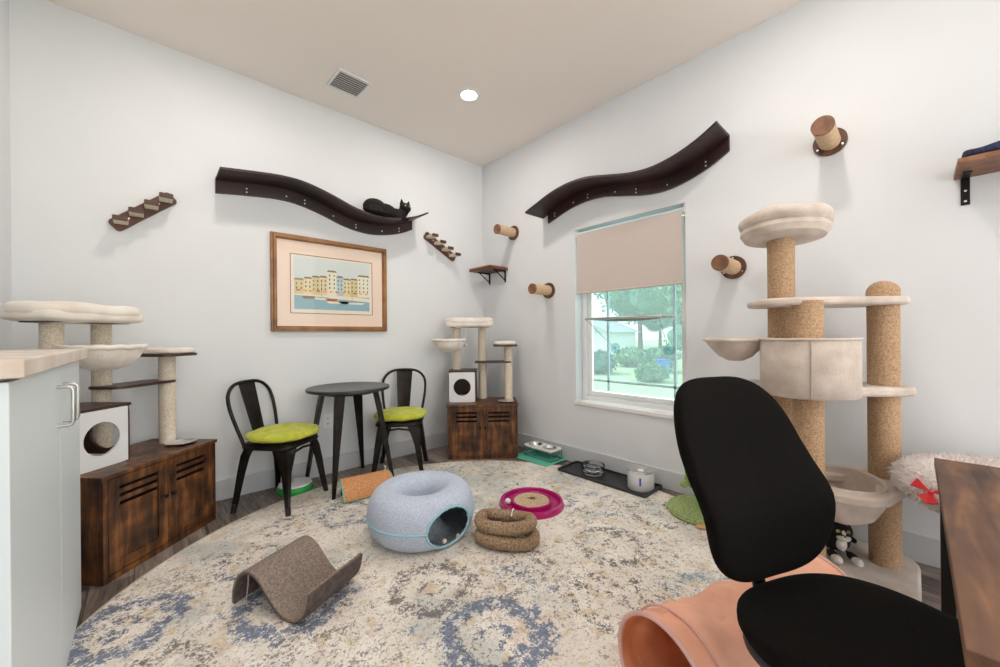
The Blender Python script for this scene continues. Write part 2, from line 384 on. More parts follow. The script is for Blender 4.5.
# ------------------------------------------------------------------ room
H = 3.05; YB = -6.0; XL = -3.334
struct('floor', bx(((XL - .2, YB, -.1), (.2, .2, 0))), 'floor', smooth=False)
struct('ceiling', bx(((XL - .2, YB, H), (.2, .2, H + .15))), 'ceiling', smooth=False)
struct('wall_back', bx(((XL - .2, 0, 0), (.2, .2, H))), 'wall', smooth=False)
struct('wall_left', bx(((XL - .2, YB, 0), (XL, 0, H))), 'wall', smooth=False)
WY0, WY1, WZ0, WZ1 = -2.215, -1.265, .53, 2.065
struct('wall_right', bx(((0, YB, 0), (.2, WY0, H)), ((0, WY1, 0), (.2, 0, H)), ((0, WY0, 0), (.2, WY1, WZ0)), ((0, WY0, WZ1), (.2, WY1, H))), 'wall', smooth=False)
BH = .139
for nm, a, b in (('baseboard_back', (XL, -.016, 0), (-.016, 0, BH)), ('baseboard_right', (-.016, YB, 0), (0, 0, BH)), ('baseboard_left', (XL, YB, 0), (XL + .016, -.016, BH))):
    struct(nm, bx((a, b)), 'trimgrey', bevel=.004, smooth=False)

# window
wn = bpy.data.objects.new('window_1', None); COL.objects.link(wn); wn.location = (.1, (WY0 + WY1) / 2, WZ0); wn['kind'] = 'structure'
HW = (WY1 - WY0) / 2; HZ = WZ1 - WZ0
def ring_y(x0, x1, y0, y1, z0, z1, t):
    return bx(((x0, y0, z0), (x1, y0 + t, z1)), ((x0, y1 - t, z0), (x1, y1, z1)), ((x0, y0 + t, z0), (x1, y1 - t, z0 + t)), ((x0, y0 + t, z1 - t), (x1, y1 - t, z1)))
struct('window_frame', ring_y(0, .08, -HW, HW, .02, HZ, .042), 'vinyl', wn, bevel=.004)
struct('sash', ring_y(.025, .065, -HW + .042, HW - .042, .062, HZ - .055, .04), 'vinyl', wn, bevel=.004)
struct('sash', ring_y(.03, .06, -HW + .095, HW - .095, 1.02, 1.06, .02), 'vinyl', wn)
gy = [-1.505 - (WY0 + WY1) / 2, -2.075 - (WY0 + WY1) / 2]
for g in gy: struct('muntin', bx(((.036, g - .009, .115), (.054, g + .009, HZ - .09))), 'blindrail', wn)
struct('muntin', bx(((.036, -HW + .095, .19), (.054, HW - .095, .208))), 'blindrail', wn)
struct('pane', bx(((.043, -HW + .09, .11), (.047, HW - .09, HZ - .09))), 'glass', wn, smooth=False)
struct('window_sill', bx(((-.115, -HW - .012, -.012), (.0, HW + .008, .02))), 'sill', wn, bevel=.004)

# ------------------------------------------------------------------ ceiling fittings
def downlight(x, y, label):
    t = thing('recessed_light', label, 'light', (x, y, H), 0, 'recessed ceiling lights')
    bm = B(); lathe(bm, [(.062, -.004), (.07, -.008), (.085, -.006), (.088, 0), (.062, 0), (.062, -.004)], seg=36); obj('trim_ring', bm, 'white', t)
    bm = B(); rod(bm, (0, 0, -.004), (0, 0, -.0005), .061, seg=36); obj('lens', bm, 'lens', t)
    return t
downlight(*LAMPS[0], 'lit round recessed light in the ceiling near the room corner')
downlight(*LAMPS[1], 'round recessed ceiling light above the litter cabinet on the left')
downlight(*LAMPS[2], 'round recessed ceiling light near the wall with the window, by the desk')
downlight(*LAMPS[3], 'round recessed ceiling light above the camera')
t = thing('ceiling_vent', 'small square slatted air vent in the ceiling', 'vent', (-1.665, -.42, H), 2)
bm = B(); s = .125
for a, b in (((-s, -s, -.010), (s, -s + .02, 0)), ((-s, s - .02, -.010), (s, s, 0)), ((-s, -s + .02, -.010), (-s + .02, s - .02, 0)), ((s - .02, -s + .02, -.010), (s, s - .02, 0))): box(bm, a, b)
obj('frame', bm, 'white', t, bevel=.002)
for k in range(9):
    bm = B(); y = -.098 + k * .0245; cbox(bm, (0, 0, 0), (.21, .019, .002), Matrix.Translation((0, y, -.008)) @ Matrix.Rotation(R(28), 4, 'X'))
    obj('slat', bm, 'white', t)
obj('duct_shade', bx(((-.105, -.105, -.0018), (.105, .105, -.0008))), mat('duct_shade_tone', (.28, .25, .22), .9), t)  # flat dark sheet painted as the shaded depth behind the slats

# ------------------------------------------------------------------ curved cat shelves
def cr(pts, n):
    """catmull-rom of (s,z) points"""
    out = []; P = [pts[0]] + pts + [pts[-1]]
    for i in range(1, len(P) - 2):
        for k in range(n):
            t_ = k / n; p0, p1, p2, p3 = [Vector((*q, 0)) for q in P[i - 1:i + 3]]
            out.append((.5 * ((2 * p1) + (p2 - p0) * t_ + (2 * p0 - 5 * p1 + 4 * p2 - p3) * t_ ** 2 + (3 * p1 - p0 - 3 * p2 + p3) * t_ ** 3))[:2])
    out.append(pts[-1]); return out
def curved_shelf(label, pts, board_range, D, holes, axis, flip_end=None):
    # pts: junction line of plank underside, in (s,z); axis 'A' s=x wall y=0, 'B' s=y wall x=0
    c0 = pts[len(pts) // 2]
    if axis == 'A': T = lambda s, d, z: (s, -d, z)
    else: T = lambda s, d, z: (-d, s, z)
    loc = T(c0[0], 0, c0[1]); t = thing('curved_cat_shelf', label, 'shelf', loc, 0, 'curved wall shelves')
    L = Vector(loc); cv = cr(pts, 10)
    def ext(name, m_, prof, d0, d1, top, bot):
        bm = B(); rows = []
        for s, z in prof:
            rows.append([bm.verts.new(Vector(T(s, dd, z + zz)) - L) for dd, zz in ((d0, bot), (d1, bot), (d1, top), (d0, top))])
        for a, b in zip(rows, rows[1:]):
            for k in range(4): bm.faces.new((a[k], a[(k + 1) % 4], b[(k + 1) % 4], b[k]))
        bm.faces.new(rows[0]); bm.faces.new(rows[-1][::-1]); bmesh.ops.recalc_face_normals(bm, faces=bm.faces)
        return obj(name, bm, m_, t, ang=50)
    ext('plank', 'shelfwood', cv, 0.001, D, .016, 0)
    bd = [p for p in cv if board_range[0] <= p[0] <= board_range[1]]
    ext('mounting_board', 'shelfwood', bd, .001, .022, -.0005, -.088)
    zf = lambda s: min(cv, key=lambda p: abs(p[0] - s))[1]
    for s, offs in holes:
        for o_ in offs:
            bm = B(); a = Vector(T(s, .022, zf(s) - o_)) - L; b = Vector(T(s, .0245, zf(s) - o_)) - L; rod(bm, a, b, .0055, seg=12); obj('screw', bm, 'white', t)
    return t
ptsA = [(-2.443, 2.235), (-2.25, 2.262), (-2.08, 2.28), (-1.93, 2.275), (-1.75, 2.232), (-1.57, 2.172), (-1.42, 2.145), (-1.28, 2.143), (-1.12, 2.172), (-.99, 2.215), (-.87, 2.275)]
curved_shelf('long dark wavy cat shelf on the left wall, black cat lying on it', ptsA, (-2.45, -.90), .25,
             [(-2.26, (.04, .066)), (-2.0, (.055,)), (-1.87, (.04, .066)), (-1.65, (.055,)), (-1.46, (.04, .066)), (-1.22, (.055,)), (-1.05, (.04, .066))], 'A')
ptsB = [(-.90, 2.25), (-1.02, 2.29), (-1.2, 2.345), (-1.38, 2.372), (-1.56, 2.365), (-1.74, 2.325), (-1.92, 2.283), (-2.08, 2.27), (-2.24, 2.295), (-2.38, 2.345), (-2.5, 2.412)]
ptsB = ptsB[::-1]
curved_shelf('long dark wavy cat shelf above the window, empty', ptsB, (-2.51, -.965), .25,
             [(-1.06, (.04, .066)), (-1.27, (.055,)), (-1.42, (.04, .066)), (-1.68, (.055,)), (-1.86, (.04, .066)), (-2.1, (.055,)), (-2.36, (.04, .066))], 'B')

# ------------------------------------------------------------------ step ladders
def step_ladder(label, p0, p1):
    (x0, z0), (x1, z1) = p0, p1; d = Vector((x1 - x0, 0, z1 - z0)); Ln = d.length; an = math.atan2(z1 - z0, x1 - x0)
    t = thing('cat_step_ladder', label, 'cat steps', (x0, 0, z0), 0, 'climbing steps on the left wall')
    mx = Matrix.Rotation(-an, 4, 'Y')
    bm = B(); prism(bm, rr(-.03, -.04, Ln + .03, .04, .02), 0, .016, mx @ Matrix.Rotation(PI / 2, 4, 'X')); obj('backboard', bm, 'walnutdark', t, bevel=.002)
    for k in range(4):
        f = .06 + .88 * k / 3; c = d * f
        # flat padded step, horizontal, sticking out from the wall
        bm = B(); prism(bm, rr(-.033, -.014, .033, .014, .006), .016, .128, Matrix.Translation(c) @ Matrix.Rotation(PI / 2, 4, 'X'))
        st = obj('step', bm, 'sisalpale', t)
        bm = B(); prism(bm, rr(-.034, -.015, .034, .015, .007), .128, .136, Matrix.Translation(c) @ Matrix.Rotation(PI / 2, 4, 'X'))
        obj('end_cap', bm, 'darkboard', st, bevel=.002)
    for f in (.2, .8):
        bm = B(); c = d * f; rod(bm, (c.x, -.016, c.z), (c.x, -.019, c.z), .006, seg=12); obj('screw', bm, 'steel', t)
step_ladder('four-step climbing board rising to the right, on the wall above the rustic litter cabinet', (-2.925, 1.838), (-2.69, 2.045))
step_ladder('four-step climbing board sloping down to the right, beside the black cat near the corner', (-.735, 2.135), (-.425, 1.965))

# ------------------------------------------------------------------ wall pegs
def peg(y, z, label, l=.24):
    t = thing('wall_peg', label, 'cat perch', (0, y, z), 0, 'sisal pegs on the window wall')
    bm = B(); rod(bm, (-.0005, 0, 0), (-.014, 0, 0), .074, seg=40); obj('mounting_disc', bm, 'walnutdark', t, bevel=.002)
    bm = B(); rod(bm, (0, 0, .0135), (0, 0, l - .014), .047, seg=36)
    o = obj('post', bm, 'sisalpeg', t); o.rotation_euler = (0, -PI / 2, 0)
    bm = B(); rod(bm, (-l + .014, 0, 0), (-l, 0, 0), .0485, seg=36); obj('end_cap', bm, 'walnut', t, bevel=.002)
    for a in (60, 180, 300):
        bm = B(); p = (.061 * math.cos(R(a + 30)), .061 * math.sin(R(a + 30))); rod(bm, (-.014, p[0], p[1]), (-.0165, p[0], p[1]), .005, seg=12); obj('screw', bm, 'steel', t)
peg(-.50, 2.195, 'sisal wall peg nearest the room corner, above the small shelf')
peg(-.965, 1.556, 'sisal wall peg just left of the window')
peg(-2.515, 1.562, 'sisal wall peg just right of the window, beside the tall cat tree', .265)
peg(-2.995, 2.192, 'sisal wall peg highest on the right, above the tall cat tree', .26)

# ------------------------------------------------------------------ bracket shelves
def bracket(t, y, zb, strap=False):
    if strap:
        bm = bx(((-.006, y - .014, zb - .125), (-.0005, y + .014, zb)), ((-.12, y - .014, zb - .006), (-.006, y + .014, zb)))
        o = obj('bracket', bm, 'black', t, bevel=.002)
        for dz in (-.06, -.108):
            s_ = B(); rod(s_, (-.006, y, zb + dz), (-.009, y, zb + dz), .005, seg=12); obj('screw', s_, 'steel', o)
    else:
        bm = bx(((-.012, y - .007, zb - .12), (-.0005, y + .007, zb)), ((-.17, y - .007, zb - .012), (-.012, y + .007, zb)))
        rod(bm, (-.15, y, zb - .008), (-.006, y, zb - .10), .006, seg=8); obj('bracket', bm, 'black', t)
t = thing('wall_shelf', 'small wooden bracket shelf in the room corner between two pegs', 'shelf', (0, -.24, 1.82))
obj('board', bx(((-.255, -.17, 0), (-.001, .17, .02))), 'walnutdark', t, bevel=.002)
bracket(t, .12, 0); bracket(t, -.13, 0)
bm = B(); prism(bm, rr(-.25, -.165, -.006, .165, .01), 0, .012); o = obj('shelf_mat', bm, 'navy', None, bevel=.003); o.location = (0, -.24, 1.8405)
bm = B()
for k in range(9):
    cbox(bm, (-.125, -.166, .006), (.016, .012, .014)) if k == 99 else cbox(bm, (-.235 + k * .027, -.168, .004), (.015, .008, .016))
cbox(bm, (-.2525, 0, .005), (.005, .33, .012)); obj('woven_border', bm, 'rust', o)
tag(o, 'dark woven mat with a rust border lying on the small corner shelf', 'mat')
t = thing('wall_shelf', 'wooden bracket shelf at the far right above the desk, navy pad on it', 'shelf', (0, -3.785, 1.846))
obj('board', bx(((-.26, -.35, 0), (-.001, .35, .024))), 'walnut', t, bevel=.002)
bracket(t, .315, 0, True); bracket(t, -.3, 0, True)
bm = B(); superell(bm, (0, 0, 0), (.125, .335, .019), .35, .2)
for v in bm.verts: v.co.z += .004 * math.sin(v.co.y * 60) if v.co.z > 0 else 0
o = obj('shelf_pad', bm, 'navy'); o.location = (-.132, -3.785, 1.8895); tag(o, 'navy knitted pad lying on the shelf at the far right', 'mat')

# ------------------------------------------------------------------ framed picture
t = thing('framed_picture', 'framed harbour print with peach mat on the left wall', 'picture', (-1.645, 0, 1.56))
W2, H2, fwid = .467, .378, .042
bm = B()
def frame_ring(bm, w, h, wd, y0, y1):
    box(bm, (-w, y1, -h), (-w + wd, y0, h)); box(bm, (w - wd, y1, -h), (w, y0, h)); box(bm, (-w + wd, y1, -h), (w - wd, y0, -h + wd)); box(bm, (-w + wd, y1, h - wd), (w - wd, y0, h))
frame_ring(bm, W2, H2, .018, -.001, -.026); frame_ring(bm, W2 - .018, H2 - .018, .016, -.001, -.034); frame_ring(bm, W2 - .034, H2 - .034, .008, -.001, -.024)
obj('frame', bm, 'framewood', t, bevel=.003)
obj('mat_board', bx(((-.426, -.012, -.337), (.426, -.001, .337))), 'matpink', t)
bm = B(); frame_ring(bm, .333, .235, .005, -.012, -.0135); obj('mat_line', bm, 'matline', t)
def c(*v): return mat('print_%d' % len(bpy.data.materials), v, .9)
pm = [c(.80, .73, .62), c(.62, .68, .66), c(.27, .44, .50), c(.66, .55, .28), c(.74, .62, .38), c(.78, .73, .60), c(.45, .56, .60), c(.24, .17, .09), c(.10, .12, .10), c(.75, .38, .06), c(.75, .73, .68), c(.50, .12, .06), c(.10, .30, .14)]
bm = B()
def patch(pts, mi, lay):
    f = bm.faces.new([bm.verts.new((x, -.0122 - .00025 * lay, z)) for x, z in pts]); f.material_index = mi
def rect(x0, z0, x1, z1, mi, lay): patch([(x0, z0), (x1, z0), (x1, z1), (x0, z1)], mi, lay)
rect(-.328, -.23, .328, .23, 0, 0); rect(-.305, -.20, .305, .215, 1, 1)
rect(-.305, -.20, .305, -.075, 2, 2); patch([(-.305, -.09), (-.305, -.05), (.305, -.09), (.305, -.12)], 5, 3)
rnd = random.Random(3)
xs = [-.305, -.235, -.175, -.115, -.055, .02, .075, .135, .2, .305]; hs = [.03, .045, .06, .065, .115, .075, .06, .065, .10, .115]; cs = [3, 4, 3, 4, 5, 6, 4, 3, 5]
for i in range(9):
    x0, x1, h = xs[i], xs[i + 1], hs[i]; rect(x0, -.08, x1, h, cs[i], 4)
    patch([(x0 - .004, h), (x1 + .004, h), (x1 - .01, h + .014), (x0 + .01, h + .014)], 7, 5)
    nx = 2 if x1 - x0 < .08 else 3
    for a in range(nx):
        for b_ in range(4):
            zx = h - .028 - b_ * .034
            if zx < -.055: continue
            xx = x0 + (a + .5) * (x1 - x0) / nx; rect(xx - .005, zx - .008, xx + .005, zx + .008, 8 if rnd.random() < .8 else 12, 5)
for i in range(12):
    xx = -.29 + i * .05; rect(xx, -.055, xx + .03, -.043, 9 if i % 3 else 11, 6)
for (bx_, bz, bl, mi) in ((-.20, -.095, .05, 7), (-.10, -.10, .06, 10), (.03, -.125, .10, 5), (.15, -.125, .12, 10), (-.02, -.108, .05, 11)):
    patch([(bx_ - bl, bz), (bx_ + bl, bz), (bx_ + bl * .75, bz - .02), (bx_ - bl * .75, bz - .02)], mi, 7); rect(bx_ - bl * .95, bz - .002, bx_ + bl * .98, bz + .002, 7, 8)
    rect(bx_ - .0015, bz, bx_ + .0015, bz + .14, 10 if mi != 10 else 7, 8)
obj('print', bm, None, t, smooth=False, mats=pm)
obj('pane', bx(((-.424, -.0175, -.335), (.424, -.0165, .335))), 'artglass', t, smooth=False)

# wall outlet
t = thing('wall_outlet', 'white power outlet low on the left wall behind the bistro table', 'outlet', (-1.70, 0, .44))
bm = B(); prism(bm, rr(-.036, -.058, .036, .058, .008), 0, .005, Matrix.Rotation(PI / 2, 4, 'X')); obj('cover_plate', bm, 'vinyl', t, bevel=.001)
for dz in (-.022, .022):
    bm = B(); prism(bm, rr(-.016, -.014, .016, .014, .008), .005, .0065, Matrix.Translation((0, 0, dz)) @ Matrix.Rotation(PI / 2, 4, 'X')); sk = obj('socket', bm, 'white', t)
    obj('slot', bx(((-.008, -.0072, dz - .006), (-.005, -.0064, dz + .006)), ((.005, -.0072, dz - .006), (.008, -.0064, dz + .006))), 'black', sk)

# ------------------------------------------------------------------ blind + window hammock
t = thing('roller_blind', 'beige roller blind half lowered in the window', 'blind', (.03, (WY0 + WY1) / 2, WZ1 - .03))
bm = B(); rod(bm, (0, -HW + .015, -.01), (0, HW - .015, -.01), .018, seg=20); obj('roller', bm, 'blindrail', t)
bm = B(); box(bm, (-.024, -HW + .004, -.035), (.022, -HW + .012, .028)); box(bm, (-.024, HW - .012, -.035), (.022, HW - .004, .028)); obj('end_bracket', bm, 'vinyl', t)
obj('fabric', bx(((-.0185, -HW + .028, -.535), (-.0172, HW - .012, -.01))), 'fabricblind', t, smooth=False)
bm = B(); rod(bm, (-.018, -HW + .028, -.535), (-.018, HW - .012, -.535), .009, seg=12); obj('bottom_rail', bm, 'fabricblind', t)
bm = B(); tube(bm, [(-.02, -HW + .02, -.02), (-.024, -HW + .02, -.4), (-.02, -HW + .02, -.75)], .0015, 6); obj('pull_chain', bm, 'vinyl', t)
t = thing('window_hammock', 'tan cat hammock perch held across the window by cables', 'cat hammock', (.10, -1.80, 1.262))
fr = [(.02, .36, 0), (-.27, .30, 0), (-.29, .27, 0), (-.29, -.27, 0), (-.27, -.30, 0), (.02, -.30, 0)]
fr = [(.0, .33, 0), (-.27, .31, 0), (-.295, .28, 0), (-.295, -.28, 0), (-.27, -.31, 0), (0, -.31, 0)]
bm = B(); tube(bm, fr, .009, 8, closed=True); obj('rod_frame', bm, 'steelb', t)
bm = B(); g = []
for i in range(13):
    row = []
    for j in range(17):
        x = -.285 + .27 * i / 12; y = -.29 + .58 * j / 16; sag = -.026 * (math.sin(PI * i / 12) * math.sin(PI * j / 16)) ** .6
        row.append(bm.verts.new((x, y, sag)))
    g.append(row)
for i in range(12):
    for j in range(16): bm.faces.new((g[i][j], g[i + 1][j], g[i + 1][j + 1], g[i][j + 1]))
o = obj('canvas', bm, 'hammock', t); sd_ = o.modifiers.new('solid', 'SOLIDIFY'); sd_.thickness = .010; sd_.offset = 1
for sy, yo in ((.30, .22), (-.30, -.235)):
    bm = B(); tube(bm, [(-.285, sy, 0), (.022, yo, -.245)], .0032, 6); obj('cable', bm, 'steelb', t)
    bm = B(); rod(bm, (.030, yo, -.245), (.036, yo, -.245), .046, .03, seg=24); rod(bm, (.016, yo, -.245), (.032, yo, -.245), .012, seg=12); obj('suction_cup', bm, 'cup', t)

# ------------------------------------------------------------------ litter cabinet cat trees
def litter_tree(label, loc, rz, toy=False, bk=(0, 0)):
    t = thing('litter_cabinet_cat_tree', label, 'cat tree', loc, rz, 'cat trees on rustic litter cabinets')
    W, D, Z = .645, .42, .5
    bm = bx(((0, .018, 0), (.016, D, Z - .018)), ((W - .016, .018, 0), (W, D, Z - .018)), ((.016, D - .012, 0), (W - .016, D, Z - .018)), ((.016, .018, 0), (W - .016, D - .012, .03)),
            ((W / 2 - .012, .03, .03), (W / 2 + .012, .06, Z - .018)), ((0, 0, 0), (W, .018, .028)), ((0, 0, .028), (.022, .018, Z - .018)), ((W - .022, 0, .028), (W, .018, Z - .018)))
    obj('carcass', bm, 'litterwood', t, bevel=.0015, smooth=False)
    obj('interior_shade', bx(((.02, .05, .032), (W - .02, .052, Z - .02))), mat('cabinet_shade_' + str(len(bpy.data.materials)), (.006, .004, .003), .9), t)  # near-black sheet, paints the shade behind the louvre gaps
    obj('cabinet_top', bx(((-.008, -.006, Z - .018), (W + .008, D + .004, Z))), 'litterwood', t, bevel=.0015, smooth=False)
    for k in range(2):
        x0 = .024 + k * (W / 2 - .022); x1 = x0 + W / 2 - .026; z0, z1 = .032, Z - .022
        bm = B(); s_ = .05
        box(bm, (x0, 0, z0), (x0 + s_, .018, z1)); box(bm, (x1 - s_, 0, z0), (x1, .018, z1)); box(bm, (x0 + s_, 0, z0), (x1 - s_, .018, z0 + s_)); box(bm, (x0 + s_, 0, z1 - .045), (x1 - s_, .018, z1))
        zz = z1 - .045
        # three louvre gaps with slats between
        for q in range(3):
            zz -= .017
            box(bm, (x0 + s_, .006, zz - .022), (x1 - s_, .016, zz)) if q < 2 else None
            if q < 2: zz -= .022
        box(bm, (x0 + s_, .006, z0 + s_), (x1 - s_, .014, zz))
        d = obj('door', bm, 'litterwood', t, bevel=.0012, smooth=False)
        xk = x1 - .022 if k == 0 else x0 + .022
        bm = B(); rod(bm, (xk, 0, .29), (xk, -.014, .29), .005, seg=12); ball(bm, (xk, -.018, .29), .011, (1, .7, 1), 14, 8); obj('knob', bm, 'black', d)
    # cat house
    hx0, hx1, hy0, hy1, hz = 0.004, .262, .15, .41, .80
    obj('house_shell', bx(((hx0, hy0, Z), (hx0 + .012, hy1, hz - .014)), ((hx0 + .012, hy1 - .012, Z), (hx1 - .012, hy1, hz - .014)), ((hx0 - .004, hy0 - .004, hz - .014), (hx1 + .004, hy1 + .004, hz))), 'darkboard', t, bevel=.001, smooth=False)
    def holed(w_, h_, r_, th, mx_):
        bm = B(); n_ = 48; o1 = []; i1 = []
        for k in range(n_):
            a = 2 * PI * (k + .5) / n_ + PI / 4; cx, cz = math.cos(a), math.sin(a); m_ = max(abs(cx) / (w_ / 2), abs(cz) / (h_ / 2)); o1.append((cx / m_, cz / m_)); i1.append((cx * r_, cz * r_))
        vs = [[bm.verts.new((x, y_, z)) for x, z in ring] for y_ in (0, th) for ring in (o1, i1)]
        of, if_, ob, ib = vs
        for k in range(n_):
            j = (k + 1) % n_
            bm.faces.new((of[k], of[j], if_[j], if_[k])); bm.faces.new((ob[k], ib[k], ib[j], ob[j])); bm.faces.new((if_[k], if_[j], ib[j], ib[k])); bm.faces.new((of[k], ob[k], ob[j], of[j]))
        bmesh.ops.transform(bm, matrix=mx_, verts=bm.verts); bmesh.ops.recalc_face_normals(bm, faces=bm.faces); return bm
    hh = hz - .014 - Z
    obj('house_front', holed(hx1 - hx0 - .012, hh, .082, .012, Matrix.Translation(((hx0 + hx1) / 2 - .006, hy0 - .002, Z + hh / 2 + .0))), 'white', t)
    obj('house_side', holed(hy1 - hy0 - .002, hh, .085, .012, Matrix.Translation((hx1, (hy0 + hy1) / 2, Z + hh / 2)) @ Matrix.Rotation(PI / 2, 4, 'Z')), 'darkboard', t)
    bm = B(); superell(bm, ((hx0 + hx1) / 2, (hy0 + hy1) / 2, Z + .02), (.105, .11, .02), .4, .3); obj('house_cushion', bm, 'plushwhite', t)
    def post(x, y, z0, z1, r_=.041):
        bm = B(); rod(bm, (x, y, z0), (x, y, z1), r_, seg=28); return obj('post', bm, 'sisalpale', t)
    post(.065, .33, hz, 1.217); post(.32, .375, Z, 1.217); post(.578, .25, Z, 1.03)
    # step board, side perch
    bm = B(); prism(bm, rr(.245, .20, .615, .395, .05), .868, .883); obj('step_board', bm, 'darkboard', t, bevel=.001)
    bm = B(); prism(bm, rr(.43, .10, .66, .39, .05), 1.03, 1.045); pb = obj('perch_board', bm, 'darkboard', t, bevel=.001)
    bm = B(); superell(bm, (.54, .24, 1.062), (.108, .138, .019), .45, .35, fn=lambda v: v + Vector((0, 0, .003 * math.sin(v.x * 90) * math.sin(v.y * 70)))); obj('perch_pad', bm, 'plushwhite', t)
    # hammock basket on the front left
    cx, cy, cz, br = *bk, 1.085, .150
    bm = B(); prof = [(0, -.105), (.05, -.102), (.095, -.082), (.13, -.045), (.148, -.004), (.150, .012), (.140, .016), (.125, -.008), (.09, -.06), (.05, -.08), (0, -.084)]
    lathe(bm, prof, (cx, cy, cz), 36)
    for v in bm.verts:
        dx, dy = v.co.x - cx, v.co.y - cy; a = math.atan2(dy, dx); v.co.z += .004 * math.sin(a * 14) * min(1, math.hypot(dx, dy) / br)
    obj('hammock_basket', bm, 'plushwhite', t)
    bm = B(); tube(bm, [(cx + br * math.cos(2 * PI * k / 40), cy + br * math.sin(2 * PI * k / 40), cz + .01 + .003 * math.sin(k * 2.1)) for k in range(40)], .013, 10, closed=True); obj('basket_rim', bm, 'plushwhite', t)
    # top perch with bolster rim
    px0, px1, py0, py1 = (-.085, .39, .15, .445) if not toy else (-.04, .435, .15, .445)
    bm = B(); prism(bm, rr(px0 + .05, py0 + .05, px1 - .05, py1 - .05, .05), 1.216, 1.23); obj('top_board', bm, 'darkboard', t)
    def lump(v): return v + Vector((0, 0, .006 * noise.noise(v * 9)))
    bm = B(); superell(bm, ((px0 + px1) / 2, (py0 + py1) / 2, 1.250), ((px1 - px0) / 2 - .004, (py1 - py0) / 2 - .004, .034), .5, .35, fn=lump); obj('top_bed', bm, 'plushwhite', t)
    bm = B(); P_ = rr(px0 + .035, py0 + .035, px1 - .035, py1 - .035, .07, 8); N_ = []
    for k in range(len(P_)):
        a, b = Vector(P_[k]), Vector(P_[(k + 1) % len(P_)]); n_ = max(1, int((b - a).length / .02))
        N_ += [a + (b - a) * q / n_ for q in range(n_)]
    tube(bm, [(p.x, p.y, 1.275 + .006 * noise.noise(Vector((p.x * 9, p.y * 9, loc[0])))) for p in N_], .036, 12, closed=True); obj('bolster', bm, 'plushwhite', t)
    if toy:
        bm = B(); tube(bm, [(.16, .22, 1.235), (.162, .215, 1.15), (.16, .21, 1.06)], .0018, 6); ty = obj('toy_string', bm, 'white', t)
        bm = B(); ball(bm, (.16, .21, 1.045), .016); obj('pompom', bm, 'plushwhite', ty)
    return t
LT_L = (-2.952, -.775); LT_R = (-.782, -.40)
def bowl(name, label, loc, r_, h_, m_='steel', cat='bowl', group=None):
    bm = B(); lathe(bm, [(0, .002), (r_ * .7, .002), (r_ * .88, h_ * .5), (r_ * .95, h_), (r_ * 1.08, h_ + .002), (r_ * 1.08, h_), (r_ * .98, h_ - .003), (r_ * .92, h_ * .5), (r_ * .74, 0), (0, 0)], seg=36)
    o = obj(name, bm, m_); o.location = loc; return tag(o, label, cat, group)
litter_tree('cat tree with plush perches on a rustic litter cabinet, left beside the white counter', (*LT_L, 0), 44, bk=(.16, .17))
litter_tree('cat tree with plush perches on a rustic litter cabinet, standing across the room corner', (*LT_R, 0), -41, True, (.005, .14))
for (lx, ly), a, lb in ((LT_L, 44, 'shallow steel bowl on the litter cabinet beside the white counter'), (LT_R, -41, 'shallow steel bowl on the litter cabinet in the room corner')):
    x, y = .545, .13; ca, sa = math.cos(R(a)), math.sin(R(a)); bowl('feeding_bowl', lb, (lx + x * ca - y * sa, ly + x * sa + y * ca, .5005), .072, .012)

# ------------------------------------------------------------------ white cabinet
CX, CY0, CY1 = -3.007, -2.03, -.93
t = thing('white_cabinet', 'pale blue-white base cabinet at the left edge', 'cabinet', (-3.17, -1.45, 0))
L = Vector((-3.17, -1.45, 0))
def lb(a, b): return (tuple(Vector(a) - L), tuple(Vector(b) - L))
obj('body', bx(lb((XL + .017, CY0, .014), (CX - .021, CY1, 1.055))), 'cabinet', t, bevel=.002, smooth=False)
obj('plinth', bx(lb((XL + .017, CY0 + .01, 0), (XL + .10, CY1 - .01, .0135))), 'cabinet', t)
for y0, y1, hy in ((CY0 + .001, -1.4125, -1.465), (-1.4095, CY1 - .001, -1.355)):
    d = obj('door', bx(lb((CX - .02, y0, .014), (CX, y1, 1.048))), 'cabinet', t, bevel=.002, smooth=False)
    bm = B(); q = Vector((CX, hy, 0)) - L
    tube(bm, [q + Vector(v) for v in ((-.001, 0, .985), (.022, 0, .985), (.030, 0, .982), (.034, 0, .974), (.034, 0, .872), (.030, 0, .864), (.022, 0, .861), (-.001, 0, .861))], .0055, 10); obj('handle', bm, 'steelb', d)
o = obj('countertop', bx(((-.177, -.595, 0), (.173, .53, .041))), 'counter', bevel=.004, smooth=False); o.location = (-3.157 - .0, -1.45, 1.056); o.data.transform(Matrix.Scale(1, 4))
tag(o, 'cream stone countertop slab on the white cabinet', 'countertop')

# ------------------------------------------------------------------ rug
bm = B(); lathe(bm, [(0, 0), (1.555, 0), (1.56, .003), (1.557, .008), (0, .008)], seg=160); o = obj('rug', bm, 'rug'); o.location = (-1.63, -1.81, .0005)
tag(o, 'large round cream rug with faded blue and charcoal medallions', 'rug')
RZ = .0087

